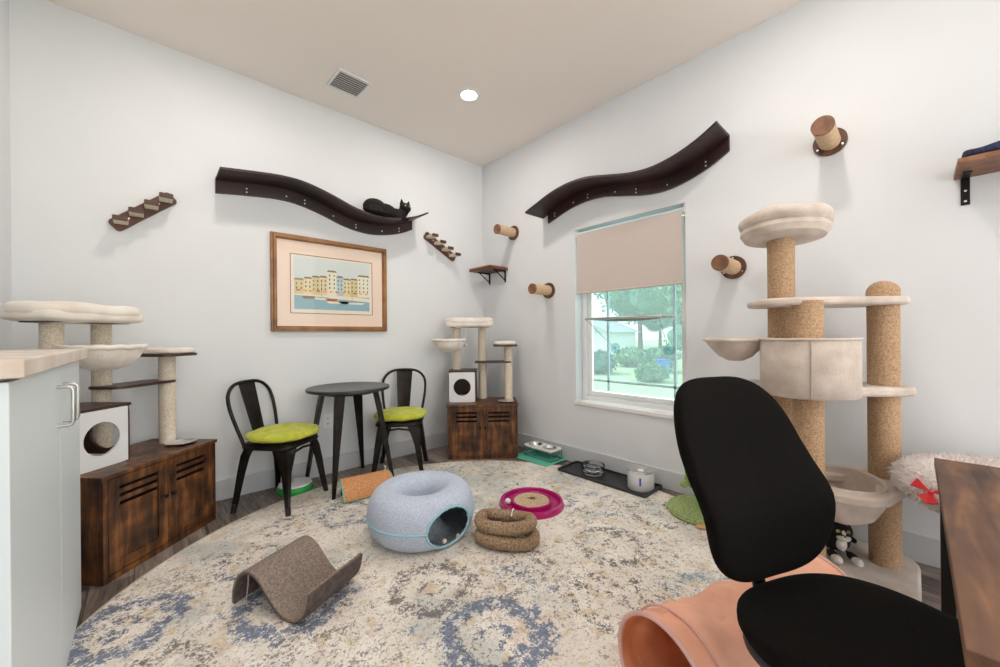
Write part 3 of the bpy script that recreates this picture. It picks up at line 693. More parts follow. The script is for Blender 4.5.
# ------------------------------------------------------------------ bistro table and chairs
t = thing('bistro_table', 'round black metal bistro table between the two lime-cushioned chairs', 'table', (-1.645, -.315, 0), 0)
bm = B(); lathe(bm, [(0, .722), (.285, .722), (.302, .727), (.305, .738), (.302, .746), (.292, .75), (.282, .748), (0, .748)], seg=64); obj('tabletop', bm, 'tabletop', t)
bm = B(); lathe(bm, [(0, .700), (.20, .700), (.215, .722), (0, .722)], seg=40); obj('apron', bm, 'antique', t)
for k in range(4):
    a = 50 + 90 * k; ca, sa = math.cos(R(a)), math.sin(R(a)); z0 = RZ if k == 2 or k == 3 else 0
    bm = B(); secs = []
    for z, rad, wd, dp in ((.722, .205, .085, .03), (.60, .232, .078, .034), (.3, .285, .052, .03), (.06, .325, .034, .026), (z0 + .0005, .335, .030, .024)):
        c_ = Vector((ca * rad, sa * rad, z)); u = Vector((-sa, ca, 0)); v = Vector((ca, sa, 0))
        secs.append([bm.verts.new(c_ + u * x + v * y) for x, y in ((-wd / 2, -dp / 2), (0, dp / 2 + .004), (wd / 2, -dp / 2))][:] )
    for s1, s2 in zip(secs, secs[1:]):
        for q in range(3): bm.faces.new((s1[q], s1[(q + 1) % 3], s2[(q + 1) % 3], s2[q]))
    bm.faces.new(secs[0]); bm.faces.new(secs[-1][::-1]); bmesh.ops.recalc_face_normals(bm, faces=bm.faces)
    obj('leg', bm, 'antique', t, bevel=.004)

def metal_chair(label, loc, rz, low=()):
    # faces -y locally; backrest at +y
    t = thing('metal_chair', label, 'chair', loc, rz, 'black metal bistro chairs')
    SZ = .44
    bm = B(); superell(bm, (0, 0, SZ - .008), (.182, .178, .010), .3, .45); obj('seat', bm, 'antique', t)
    bm = B(); P_ = rr(-.172, -.168, .172, .168, .06); tube(bm, [(x, y, SZ - .022) for x, y in P_], .016, 8, closed=True); obj('seat_skirt', bm, 'antique', t)
    for k, (sx, sy) in enumerate(((-1, -1), (1, -1), (1, 1), (-1, 1))):
        bm = B(); secs = []; dg = Vector((sx, sy, 0)).normalized(); sd2 = Vector((-dg.y, dg.x, 0)); zf = low[k] if low else 0
        for z, rad, wd, dp in ((SZ - .012, .20, .15, .02), (.36, .224, .11, .03), (.26, .24, .062, .034), (.12, .262, .040, .030), (zf + .0005, .283, .028, .026)):
            c_ = dg * rad + Vector((0, 0, z)); secs.append([bm.verts.new(c_ + sd2 * x + dg * y) for x, y in ((-wd / 2, -dp / 2 - wd * .18), (0, dp / 2), (wd / 2, -dp / 2 - wd * .18), (0, dp / 2 - .012))])
        for s1, s2 in zip(secs, secs[1:]):
            for q in range(4): bm.faces.new((s1[q], s1[(q + 1) % 4], s2[(q + 1) % 4], s2[q]))
        bm.faces.new(secs[0]); bm.faces.new(secs[-1][::-1]); bmesh.ops.recalc_face_normals(bm, faces=bm.faces)
        lg = obj('leg', bm, 'antique', t, ang=60)
        bm = B(); c0_ = dg * .281; rod(bm, (c0_.x, c0_.y, zf + .0005), tuple(dg * .271 + Vector((0, 0, .055))), .0165, .0165, 10); obj('rubber_foot', bm, 'blackplastic', lg)
    bm = B()
    for a, b in (((-.15, -.16), (.15, -.16)), ((-.15, .16), (.15, .16))):
        tube(bm, [(a[0], a[1], .33), (-.08, a[1], .375), (0, a[1], .385), (.08, a[1], .375), (b[0], b[1], .33)], .008, 8)
    obj('arch_brace', bm, 'antique', t)
    bm = B(); hoop = []
    for k in range(33):
        u = k / 32; a = PI * u
        x = -.195 * math.copysign(abs(math.cos(a)) ** .62, math.cos(a)); z = .44 + .40 * (math.sin(a) ** .52); 
        zz = (z - .44) / .4; x *= 1.1 * (.72 + .28 * min(1, zz * 1.25)); y = .155 + .115 * zz
        hoop.append((x, y, z - .01))
    tube(bm, hoop, .0115, 10); obj('back_hoop', bm, 'antique', t)
    bm = B(); rows = []
    for k in range(9):
        zz = k / 8; z = .44 + .385 * zz; hw = .050 + .022 * zz; y = .158 + .110 * zz + .006
        rows.append([bm.verts.new((x, y + dy, z)) for x, dy in ((-hw, 0), (-hw * .7, .006), (hw * .7, .006), (hw, 0), (hw * .7, .010), (-hw * .7, .010))])
    for a, b in zip(rows, rows[1:]):
        for q in range(6): bm.faces.new((a[q], a[(q + 1) % 6], b[(q + 1) % 6], b[q]))
    bm.faces.new(rows[0]); bm.faces.new(rows[-1][::-1]); bmesh.ops.recalc_face_normals(bm, faces=bm.faces); obj('back_splat', bm, 'antique', t, ang=20)
    return t
def cushion(label, loc, rz, tilt=0):
    bm = B()
    pts = [(0, 0), (.085, .06), (-.085, .06), (.085, -.07), (-.085, -.07)]
    def fn(v):
        r_ = math.hypot(v.x, v.y); z = v.z + .004 * noise.noise(v * 14)
        for px, py in pts:
            d2 = (v.x - px) ** 2 + (v.y - py) ** 2; z -= math.copysign(.019, v.z) * math.exp(-d2 / .0006) if abs(v.z) > .004 else 0
        a = math.atan2(v.y, v.x); s_ = 1 + .02 * math.sin(a * 9 + 1)
        return Vector((v.x * s_, v.y * s_, z))
    superell(bm, (0, 0, 0), (.214, .214, .036), .75, .85, 64, 40, fn)
    o = obj('seat_cushion', bm, 'lime'); o.location = (loc[0], loc[1], .4805); o.rotation_euler = (R(tilt), 0, R(rz)); tag(o, label, 'cushion', 'lime seat cushions')
    for px, py in pts:
        bm = B(); ball(bm, (px, py, .0195), .007, (1, 1, .6), 10, 6); obj('button', bm, 'lime', o)
    bm = B(); tube(bm, [(.215 * math.cos(2 * PI * k / 48), .215 * math.sin(2 * PI * k / 48), 0) for k in range(48)], .004, 6, closed=True); obj('piping', bm, 'lime', o)
metal_chair('black metal bistro chair left of the table, with its tall slatted back to the wall', (-2.118, -.336, 0), 38.5, (0, RZ, 0, 0))
cushion('lime green round cushion on the chair left of the table', (-2.108, -.348), 38.5)
metal_chair('black metal bistro chair right of the table, beside the corner cat tree', (-1.215, -.335, 0), -36, (RZ, RZ, 0, 0))
cushion('lime green round cushion on the chair right of the table', (-1.220, -.35), -36)

# ------------------------------------------------------------------ big cat tree
t = thing('tall_cat_tree', 'tall beige plush cat tree with thick sisal posts, by the right wall', 'cat tree', (-.40, -3.02, 0))
L = Vector((-.40, -3.02, 0))
def lp(x, y, z=0): return (x + .40, y + 3.02, z)
def plate(name, poly, z0, z1, bev=.012):
    bm = B(); prism(bm, [lp(*p)[:2] for p in poly], z0, z1); return obj(name, bm, 'plushbeige', t, bevel=bev)
plate('base', rr(-.70, -3.32, -.035, -2.68, .12), 0.0095, .036)
PB, PF, PR = (-.427, -2.848), (-.578, -2.975), (-.222, -3.205)
for (x, y), z1 in ((PB, 1.605), (PF, 1.28), (PR, 1.30)):
    bm = B(); rod(bm, lp(x, y, .035), lp(x, y, z1), .0575, seg=36); obj('post', bm, 'sisal', t)
bm = B(); rod(bm, lp(*PR, 1.30), lp(*PR, 1.325), .06, seg=36); ball(bm, lp(*PR, 1.325), .06, (1, 1, .9), 28, 14); obj('dome_cap', bm, 'sisal', t)
def stadium(a, b, r1, r2, k=14):
    a, b = Vector(a), Vector(b); an = math.atan2((b - a).y, (b - a).x); out = []
    for i in range(k + 1): th = an - PI / 2 + PI * i / k; out.append((b.x + r2 * math.cos(th), b.y + r2 * math.sin(th)))
    for i in range(k + 1): th = an + PI / 2 + PI * i / k; out.append((a.x + r1 * math.cos(th), a.y + r1 * math.sin(th)))
    return out
plate('upper_plate', stadium((-.50, -2.88), (-.235, -3.17), .16, .125), 1.262, 1.298)
plate('middle_plate', stadium((-.48, -2.82), (-.215, -3.18), .17, .13), .842, .884)
# lower plate with the hanging basket hole
bm = B(); cx, cy = -.455, -3.075; hr = .135
out_ = stadium((-.46, -3.07), (-.225, -3.19), .185, .12, 20); n_ = len(out_)
lo = []; 
for (x, y) in out_:
    a = math.atan2(y - cy, x - cx); lo.append(((x, y), (cx + hr * math.cos(a), cy + hr * math.sin(a))))
vs = {}
for zz in (.405, .45):
    vs[zz] = [(bm.verts.new(lp(*o_, zz)), bm.verts.new(lp(*i_, zz))) for o_, i_ in lo]
for k in range(n_):
    j = (k + 1) % n_; a, b = vs[.405], vs[.45]
    for q in ((b[k][0], b[j][0], b[j][1], b[k][1]), (a[k][0], a[k][1], a[j][1], a[j][0]), (a[k][0], a[j][0], b[j][0], b[k][0]), (a[k][1], b[k][1], b[j][1], a[j][1])): bm.faces.new(q)
bmesh.ops.remove_doubles(bm, verts=bm.verts, dist=1e-5); bmesh.ops.recalc_face_normals(bm, faces=bm.faces); obj('lower_plate', bm, 'plushbeige', t, bevel=.012)
bm = B(); lathe(bm, [(0, .275), (.06, .278), (.11, .31), (.142, .37), (.150, .45), (.147, .462), (.138, .456), (.13, .38), (.10, .32), (.055, .292), (0, .288)], lp(cx, cy), 36)
for v in bm.verts:
    if v.co.z > .40: v.co.z += .16 * max(0, v.co.x - lp(cx, cy)[0])
obj('hanging_basket', bm, 'plushbeige', t)
# drum house
bm = B(); dc = lp(-.582, -2.975); n_ = 56; Rr = .181
lathe(bm, [(0, .852), (Rr - .012, .852), (Rr, .862), (Rr, 1.098), (Rr - .01, 1.110), (0, 1.110)], dc, 56); obj('drum_house', bm, 'plushbeige', t, ang=60)
bm = B(); a = R(192); tube(bm, [(dc[0] + (Rr + .001) * math.cos(a), dc[1] + (Rr + .001) * math.sin(a), z) for z in (.86, .95, 1.05, 1.10)], .003, 6); obj('seam', bm, noisy('seam_thread', (.40, .33, .28), (.5, .42, .36), 30), t)
for zz in (1.107,):
    bm = B(); tube(bm, [(dc[0] + (Rr) * math.cos(2 * PI * k / 48), dc[1] + Rr * math.sin(2 * PI * k / 48), zz) for k in range(48)], .006, 8, closed=True); obj('drum_rim', bm, 'plushbeige', t)
# left hammock basket
bc = lp(-.59, -2.685)
BS = .88
bm = B(); lathe(bm, [(0, .995), (.04, .998), (.085, 1.02), (.125, 1.06), (.152, 1.095), (.16, 1.105), (.155, 1.112), (.14, 1.098), (.10, 1.04), (.05, 1.012), (0, 1.008)], bc, 40, BS, BS); obj('side_basket', bm, 'plushbeige', t)
bm = B(); tube(bm, [(bc[0] + .158 * BS * math.cos(2 * PI * k / 40), bc[1] + .158 * BS * math.sin(2 * PI * k / 40), 1.104) for k in range(40)], .009, 8, closed=True)
rod(bm, (bc[0] + .09, bc[1] - .08, 1.10), lp(PB[0], PB[1], 1.10), .012, seg=8); obj('basket_hoop', bm, 'plushbeige', t)
# top perch: tilted donut bed
tp = lp(PB[0] + .01, PB[1] - .01, 1.602)
rot = Matrix.Translation(tp) @ Matrix.Rotation(R(4), 4, 'Y')
bm = B(); lathe(bm, [(0, 0), (.13, 0), (.17, .012), (.188, .04), (.185, .06), (.165, .075), (0, .075)], (0, 0, 0), 48); bmesh.ops.transform(bm, matrix=rot, verts=bm.verts); obj('top_bed', bm, 'plushbeige', t)
bm = B(); tube(bm, [(.158 * math.cos(2 * PI * k / 48), .158 * math.sin(2 * PI * k / 48), .095 + .006 * math.sin(k * .6)) for k in range(48)], .039, 14, closed=True); bmesh.ops.transform(bm, matrix=rot, verts=bm.verts); obj('bolster', bm, 'plushbeige', t)
# frayed sisal loop on the right post
bm = B(); e = lp(PR[0], PR[1]); 
for q in range(5):
    a = R(-55 + q * 6); rr_ = .059 + .006 * (q % 3)
    tube(bm, [(e[0] + rr_ * math.cos(a + .2 * k), e[1] + rr_ * math.sin(a + .2 * k), .36 - k * .018 - .008 * q) for k in range(6)], .0035, 5)
obj('frayed_rope', bm, 'sisal', t)

# ------------------------------------------------------------------ cats
def cat(name, label, loc, rz, mats, blobs, ears, eyes, white=None, tail=None, nose=None, scale=1.0):
    bm = B()
    for c_, r_, s_ in blobs: ball(bm, Vector(c_), r_, s_, 24, 16)
    for base, tip, r_ in ears: rod(bm, base, tip, r_, .002, 12)
    if tail: tube(bm, tail, lambda u: .015 - .004 * u, 10)
    o = obj(name, bm, None, mats=mats); o.location = loc; o.rotation_euler = (0, 0, R(rz)); o.scale = (scale,) * 3
    rm = o.modifiers.new('remesh', 'REMESH'); rm.mode = 'VOXEL'; rm.voxel_size = .004; rm.use_smooth_shade = True
    sm = o.modifiers.new('smooth', 'SMOOTH'); sm.factor = .5; sm.iterations = 3
    tag(o, label, 'cat')
    for e_ in eyes:
        b2 = B(); ball(b2, e_, .0072, (1, .8, 1), 14, 10); ey = obj('eye', b2, 'eye', o)
        b2 = B(); d_ = Vector((e_[0], e_[1] - .0056, e_[2])); ball(b2, d_, .0036, (.55, .5, 1.2), 10, 8); obj('pupil', b2, 'blackplastic', ey)
    if nose: b2 = B(); ball(b2, nose, .0045, (1.2, .8, .8), 10, 6); obj('nose', b2, 'nose' if white else 'catblack', o)
    return o
# black cat on the curved shelf: body along local x, head at +x turned to -y
blob = [((-.10, 0, .062), .068, (1.25, .9, .95)), ((-.02, 0, .058), .060, (1.4, .85, .9)), ((.06, 0, .05), .05, (1.2, .9, .95)), ((.10, -.005, .065), .042, (1, .95, 1)),
        ((-.12, -.045, .035), .04, (1.4, .8, .8)), ((-.07, -.06, .018), .02, (2, .9, .8)), ((.09, -.045, .018), .018, (1.1, 2, .8)), ((.115, -.05, .018), .017, (1, 2, .8)),
        ((.118, -.012, .088), .034, (1, 1, 1.1)), ((.122, -.022, .112), .041, (1.05, .95, .9)), ((.122, -.056, .100), .018, (1.15, .9, .8))]
ears = [((.098, -.018, .135), (.092, -.016, .178), .019), ((.146, -.018, .135), (.153, -.016, .176), .019)]
tail = [(-.16, .03, .05), (-.18, -.02, .035), (-.16, -.06, .02), (-.10, -.085, .016), (-.03, -.09, .015)]
cb = cat('black_cat', 'black cat lying on the wavy shelf on the left wall, facing the room', (-1.235, -.175, 2.160), 0, ['catblack'], blob, ears, [(.107, -.0555, .119), (.139, -.0555, .119)], tail=tail, nose=(.122, -.071, .104), scale=1.22)
cb.rotation_euler = (0, R(2), 0)
# tuxedo cat on the tree base
blob2 = [((0, .09, .065), .07, (1, 1.2, .9)), ((0, .0, .06), .06, (1, 1.2, .95)), ((0, -.055, .07), .045, (1, .9, 1.1)),
         ((-.032, -.10, .018), .018, (.95, 2.2, .8)), ((.034, -.10, .018), .018, (.95, 2.2, .8)), ((-.06, .06, .03), .03, (1, 1.7, .9)), ((.06, .06, .03), .03, (1, 1.7, .9)),
         ((0, -.07, .112), .042, (1.08, .95, .92)), ((0, -.104, .100), .019, (1.2, .9, .8))]
ears2 = [((-.024, -.065, .138), (-.031, -.062, .178), .018), ((.024, -.065, .138), (.031, -.062, .178), .018)]
TX = (-.235, -3.01, .0365)
tx = cat('tuxedo_cat', 'black and white cat crouching on the base of the tall cat tree', TX, -62, ['catblack'], blob2, ears2, [(-.0165, -.1045, .119), (.0165, -.1045, .119)], nose=(0, -.1215, .105), white=True, scale=1.18, tail=[(0, .16, .05), (.05, .17, .03), (.10, .12, .02), (.105, .05, .018)])
for nm, bl in (('white_muzzle', [((0, -.109, .096), .019, (1.25, .9, .72)), ((0, -.106, .108), .012, (.7, .9, 1.5))]), ('white_chest', [((0, -.088, .062),   .024, (.8, .75, 1.2))]),
               ('white_paw', [((-.032, -.13, .0165), .0195, (.95, 1.25, .82))]), ('white_paw', [((.034, -.13, .0165), .0195, (.95, 1.25, .82))])):
    bm = B()
    for c_, r_, s_ in bl: ball(bm, c_, r_, s_, 18, 12)
    obj(nm, bm, 'catwhite', tx)['label'] = nm.replace('_', ' ')

# ------------------------------------------------------------------ donut tunnel bed
t = thing('donut_cat_bed', 'grey-blue felt donut cat tunnel with an arched opening', 'cat bed', (-1.635, -1.365, RZ), 0)
DR, dr, dz_ = .195, .105, .137
OD = R(-90)     # direction the opening faces
def donut(name, z_lo, z_hi, m_, scale_=1.0, hole=True):
    bm = B(); nu, nv = 120, 56; g = []
    for i in range(nu):
        a = 2 * PI * i / nu; row = []
        for j in range(nv):
            b_ = 2 * PI * j / nv; cb_, sb = math.cos(b_), math.sin(b_)
            rad = DR + dr * scale_ * math.copysign(abs(cb_) ** .9, cb_); z = dz_ + dz_ * scale_ * math.copysign(abs(sb) ** .85, sb)
            row.append(bm.verts.new((rad * math.cos(a), rad * math.sin(a), z)))
        g.append(row)
    for i in range(nu):
        for j in range(nv):
            q = [g[i][j], g[(i + 1) % nu][j], g[(i + 1) % nu][(j + 1) % nv], g[i][(j + 1) % nv]]; bm.faces.new(q)
    if hole:
        kill = []
        for f in bm.faces:
            c_ = f.calc_center_median(); a = math.atan2(c_.y, c_.x) - OD; a = (a + PI) % (2 * PI) - PI; rad = math.hypot(c_.x, c_.y)
            s_ = a * .30
            if rad > DR + .01 and (s_ / .135) ** 2 + ((c_.z - .122) / .102) ** 2 < 1: kill.append(f)
        bmesh.ops.delete(bm, geom=kill, context='FACES')
    bmesh.ops.recalc_face_normals(bm, faces=bm.faces)
    return obj(name, bm, m_, t)
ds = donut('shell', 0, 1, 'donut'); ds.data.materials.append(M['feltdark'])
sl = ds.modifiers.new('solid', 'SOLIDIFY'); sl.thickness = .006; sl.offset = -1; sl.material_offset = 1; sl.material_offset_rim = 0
bm = B(); pts = []
for k in range(60):
    a_ = 2 * PI * k / 60; s_ = .137 * math.cos(a_); z = .122 + .104 * math.sin(a_); a = OD + s_ / .30
    sb = (z - dz_) / dz_; sb = max(-.999, min(.999, sb)); b_ = math.asin(math.copysign(abs(sb) ** (1 / .85), sb)); rad = DR + (dr + .001) * abs(math.cos(b_)) ** .9
    pts.append((rad * math.cos(a), rad * math.sin(a), z))
tube(bm, pts, .0055, 8, closed=True); obj('opening_piping', bm, 'piping', t)
bm = B(); n0 = 90; sp = .134 / .30
pts = [((DR + dr + .001) * math.cos(OD + sp + (2 * PI - 2 * sp) * k / n0), (DR + dr + .001) * math.sin(OD + sp + (2 * PI - 2 * sp) * k / n0), dz_ - .012) for k in range(n0 + 1)]
tube(bm, pts, .0055, 8); obj('seam_piping', bm, 'piping', t)
for k, (dx, dy) in enumerate(((-.085, -.245), (.0, -.255))):
    bm = B(); ball(bm, (0, 0, 0), .013); o = obj('pompom_ball', bm, 'plushwhite'); o.location = (-1.635 + .08 + dx, -1.365 + dy + .01, RZ + .0335)
    tag(o, ('small white pompom at the left of the donut bed opening', 'small white pompom at the right of the donut bed opening')[k], 'ball', 'pompoms in the donut bed')

# ------------------------------------------------------------------ kraft coil toy: two stacked accordion loops
t = thing('cardboard_coil_toy', 'brown accordion cardboard toy, two stacked loops on the rug', 'cat toy', (-1.37, -1.80, RZ), -52)
def accordion(name, zc, rx, ry, r_, seed, dx=0, dy=0):
    bm = B(); n_ = 132; pts = []
    for k in range(n_):
        a = 2 * PI * k / n_; e = .8
        x = rx * math.copysign(abs(math.cos(a)) ** e, math.cos(a)); y = ry * math.copysign(abs(math.sin(a)) ** e, math.sin(a))
        pts.append((x + dx, y + dy, zc + .006 * math.sin(2 * a + seed)))
    ctr = [Vector(p) for p in pts]; rings = []
    for i in range(n_):
        tg = (ctr[(i + 1) % n_] - ctr[i - 1]).normalized(); v = Vector((0, 0, 1)); u = tg.cross(v).normalized(); q = r_ * (1 if i % 2 else .88)
        rings.append([bm.verts.new(ctr[i] + u * q * math.cos(2 * PI * k / 12) + v * q * math.sin(2 * PI * k / 12)) for k in range(12)])
    for i in range(n_):
        a, b = rings[i], rings[(i + 1) % n_]
        for k in range(12): bm.faces.new((a[k], a[(k + 1) % 12], b[(k + 1) % 12], b[k]))
    bmesh.ops.recalc_face_normals(bm, faces=bm.faces); return obj(name, bm, 'kraft', t, ang=20)
accordion('lower_loop', .0415, .145, .078, .0345, 0)
accordion('upper_loop', .113, .138, .074, .0345, 2, -.008, .012)
bm = B(); tube(bm, [(.02, .045, .125), (.021, .055, .137), (.022, .085, .1465), (.023, .115, .137), (.023, .124, .115)], .003, 6); obj('white_band', bm, 'white', t)

# ------------------------------------------------------------------ magenta track scratcher
t = thing('track_scratcher', 'magenta round plastic track toy with a cardboard scratch pad', 'cat toy', (-.925, -1.572, RZ))
bm = B(); lathe(bm, [(.135, .006), (.17, .006), (.182, .012), (.188, .034), (.196, .038), (.206, .034), (.215, .008), (.212, 0), (0, 0), (0, .004), (.118, .004), (.120, .036), (.126, .04), (.133, .036), (.135, .006)], seg=72); obj('track_ring', bm, 'magenta', t)
bm = B(); lathe(bm, [(0, .032), (.117, .032), (.117, .0045), (0, .0045)], seg=48); obj('scratch_pad', bm, 'corrugate', t)
bm = B()
for q in range(9):
    rod(bm, (.02 + .012 * math.cos(q * 2.3), .01 + .014 * math.sin(q * 1.7), .033), (.02 + .03 * math.cos(q * 1.3), .01 + .03 * math.sin(q * 2.9), .037), .004, .001, 6)
obj('catnip_tuft', bm, noisy('dried_leaf', (.10, .06, .02), (.2, .13, .05), 60), t)
bm = B(); ball(bm, (0, 0, 0), .0195); o = obj('track_ball', bm, 'vinyl'); o.location = (-.925 + .158 * math.cos(R(140)), -1.572 + .158 * math.sin(R(140)), RZ + .026); tag(o, 'small white ball in the magenta ring track', 'ball')

# ------------------------------------------------------------------ wave scratcher
V0 = Vector((-2.539, -1.32)) + Vector((.002, -.024)); V1 = Vector((-2.371, -1.651)) + Vector((.002, -.024)); pd = (V1 - V0).normalized(); ed = Vector((-pd.y, pd.x))   # profile dir, extrusion dir
ang = math.degrees(math.atan2(pd.y, pd.x))
t = thing('wave_scratcher', 'S-shaped taupe carpet scratcher on the rug, front left', 'cat scratcher', (V0.x, V0.y, RZ), ang)
prof = cr([(0.0, .004), (.004, .06), (.03, .12), (.08, .150), (.135, .135), (.185, .085), (.235, .035), (.285, .011), (.34, .013), (.385, .055), (.405, .135)], 6)
prof = [(s_ * 1.03, z) for s_, z in prof]; TH = .011; WD = .30
def offs(pf, d):
    out = []
    for i, p in enumerate(pf):
        a = Vector(pf[max(0, i - 1)]); b = Vector(pf[min(len(pf) - 1, i + 1)]); tn = (b - a).normalized(); out.append((p[0] - tn.y * d, p[1] + tn.x * d))
    return out
def sheet(name, d0, d1, y0, y1, m_, pf=prof, par=None):
    bm = B(); lo_, hi_ = offs(pf, d0), offs(pf, d1); rows = []
    for a, b in zip(lo_, hi_): rows.append([bm.verts.new((a[0], y0, max(a[1], .0005))), bm.verts.new((a[0], y1, max(a[1], .0005))), bm.verts.new((b[0], y1, b[1])), bm.verts.new((b[0], y0, b[1]))])
    for a, b in zip(rows, rows[1:]):
        for k in range(4): bm.faces.new((a[k], a[(k + 1) % 4], b[(k + 1) % 4], b[k]))
    bm.faces.new(rows[0]); bm.faces.new(rows[-1][::-1]); bmesh.ops.recalc_face_normals(bm, faces=bm.faces)
    return obj(name, bm, m_, par or t, ang=50)
sheet('carpet_top', .0, .008, 0, WD, 'wavecarpet'); sheet('ribbed_underside', -.008, 0, 0.001, WD - .001, 'waveunder')
bm = B(); tube(bm, [(.085, .006, .145), (.088, .002, .10), (.084, -.002, .05), (.090, -.004, .014)], .0022, 6); obj('toy_string', bm, 'cord', t)

# ------------------------------------------------------------------ orange curved scratch board
t = thing('curved_scratch_board', 'orange sisal scratch board with mint edge, under the bistro table', 'cat scratcher', (-1.835, -.70, RZ), -8)
prof2 = cr([(0.0, .006), (.02, .05), (.06, .09), (.115, .112), (.17, .115)], 6)
def sheet2(name, d0, d1, x0, x1, m_, pf):
    bm = B(); lo_, hi_ = offs(pf, d0), offs(pf, d1); rows = []
    for a, b in zip(lo_, hi_): rows.append([bm.verts.new((x0, a[0], max(a[1], 0.0005))), bm.verts.new((x1, a[0], max(a[1], .0005))), bm.verts.new((x1, b[0], b[1])), bm.verts.new((x0, b[0], b[1]))])
    for a, b in zip(rows, rows[1:]):
        for k in range(4): bm.faces.new((a[k], a[(k + 1) % 4], b[(k + 1) % 4], b[k]))
    bm.faces.new(rows[0]); bm.faces.new(rows[-1][::-1]); bmesh.ops.recalc_face_normals(bm, faces=bm.faces)
    return obj(name, bm, m_, t, ang=50)
sheet2('mint_frame', -.006, 0, 0, .36, 'teal', prof2); sheet2('sisal_surface', 0, .004, .008, .352, 'orange', prof2[1:-1])
obj('support', bx(((.02, .155, 0.0005), (.03, .17, .106)), ((.33, .155, .0005), (.34, .17, .106))), 'blackplastic', t)
bm = B(); tube(bm, [(.33, .16, .118), (.335, .162, .14), (.325, .165, .155)], .003, 6); ball(bm, (.335, .162, .142), .007); obj('twine_knot', bm, 'white', t)

# green dish toy
t = thing('green_ring_toy', 'round green plastic dish toy with white cover, under the left chair', 'cat toy', (-2.0, -.19, 0))
bm = B(); lathe(bm, [(0, 0), (.105, 0), (.118, .012), (.122, .035), (.115, .048), (.10, .05), (.10, .006), (0, .006)], seg=48); obj('green_base', bm, 'green', t)
bm = B(); lathe(bm, [(0, .058), (.05, .060), (.09, .066), (.108, .062), (.112, .052), (.10, .0505), (0, .0505)], seg=48); obj('white_cover', bm, 'white', t)
bm = B(); ball(bm, (0, 0, 0), .016); o = obj('toy_ball', bm, 'steelb'); o.location = (-2.02, -.17, .0755); tag(o, 'small grey ball on the white cover of the green dish toy', 'ball')

# ------------------------------------------------------------------ mat + raised feeder
bm = B(); prism(bm, rr(-.15, -.215, .145, .215, .015), 0, .004); o = obj('feeding_mat', bm, 'teal', bevel=.001); o.location = (-.160, -.955, RZ + .0003); tag(o, 'mint green feeding mat beside the corner litter cabinet', 'mat')
t = thing('raised_feeder', 'white raised double feeder on teal wire legs, on the mint mat', 'pet feeder', (-.125, -.975, RZ + .0045))
bm = B(); n_ = 32; PZ = .088
poly = rr(-.085, -.17, .085, .17, .03, 4)
# top plate built as two halves, each with a round hole
for s_ in (-1, 1):
    o1 = []; i1 = []
    for k in range(n_):
        a = 2 * PI * (k + .5) / n_; cx_, cy_ = math.cos(a), math.sin(a); m_ = max(abs(cx_) / .085, abs(cy_) / .085); ox, oy = cx_ / m_, cy_ / m_
        if abs(ox) > .06 and oy * s_ > .06:   # rounded outer corners
            v_ = Vector((math.copysign(.055, ox), s_ * .055)); d_ = Vector((ox, oy)) - v_; d_ = d_.normalized() * min(d_.length, .03); ox, oy = (v_ + d_)
        o1.append((ox, oy + s_ * .085)); i1.append((cx_ * .06, cy_ * .06 + s_ * .085))
    vv = [[bm.verts.new((x, y, z)) for x, y in rg] for z in (PZ, PZ + .012) for rg in (o1, i1)]; a_, b_, c_, d_ = vv
    for k in range(n_):
        j = (k + 1) % n_
        for q in ((a_[k], b_[k], b_[j], a_[j]), (c_[k], c_[j], d_[j], d_[k]), (a_[k], a_[j], c_[j], c_[k]), (b_[k], d_[k], d_[j], b_[j])): bm.faces.new(q)
bmesh.ops.recalc_face_normals(bm, faces=bm.faces); obj('top_plate', bm, 'white', t)
bm = B(); cs_ = [(-.078, -.16), (.078, -.16), (.078, .16), (-.078, .16)]
for k in range(4):
    a, b = cs_[k], cs_[(k + 1) % 4]; rod(bm, (*a, .0005), (*a, PZ), .003, seg=8); rod(bm, (*a, .004), (*b, .004), .003, seg=8)
    rod(bm, (*a, .004), (*b, PZ - .002), .002, seg=6); rod(bm, (*b, .004), (*a, PZ - .002), .002, seg=6)
obj('wire_stand', bm, 'tealdark', t)
for s_, lb_ in ((1, 'steel bowl of the raised feeder nearest the corner, empty'), (-1, 'steel bowl of the raised feeder nearest the black tray, with kibble')):
    bm = B(); lathe(bm, [(0, -.035), (.04, -.034), (.053, -.015), (.058, .0), (.066, .002), (.066, .0035), (.057, .003), (.051, -.014), (.038, -.031), (0, -.032)], seg=36)
    o = obj('feeder_bowl', bm, 'steel'); o.location = (-.125, -.975 + s_ * .085, .0045 + RZ + PZ + .0122); tag(o, lb_, 'bowl', 'feeder bowls')
    if s_ < 0:
        bm = B(); lathe(bm, [(0, -.030), (.038, -.030), (.047, -.016), (.03, -.010), (0, -.008)], seg=24); kb = obj('kibble', bm, noisy('kibble', (.20, .09, .03), (.42, .22, .09), 90, .9, .8, 120), o)

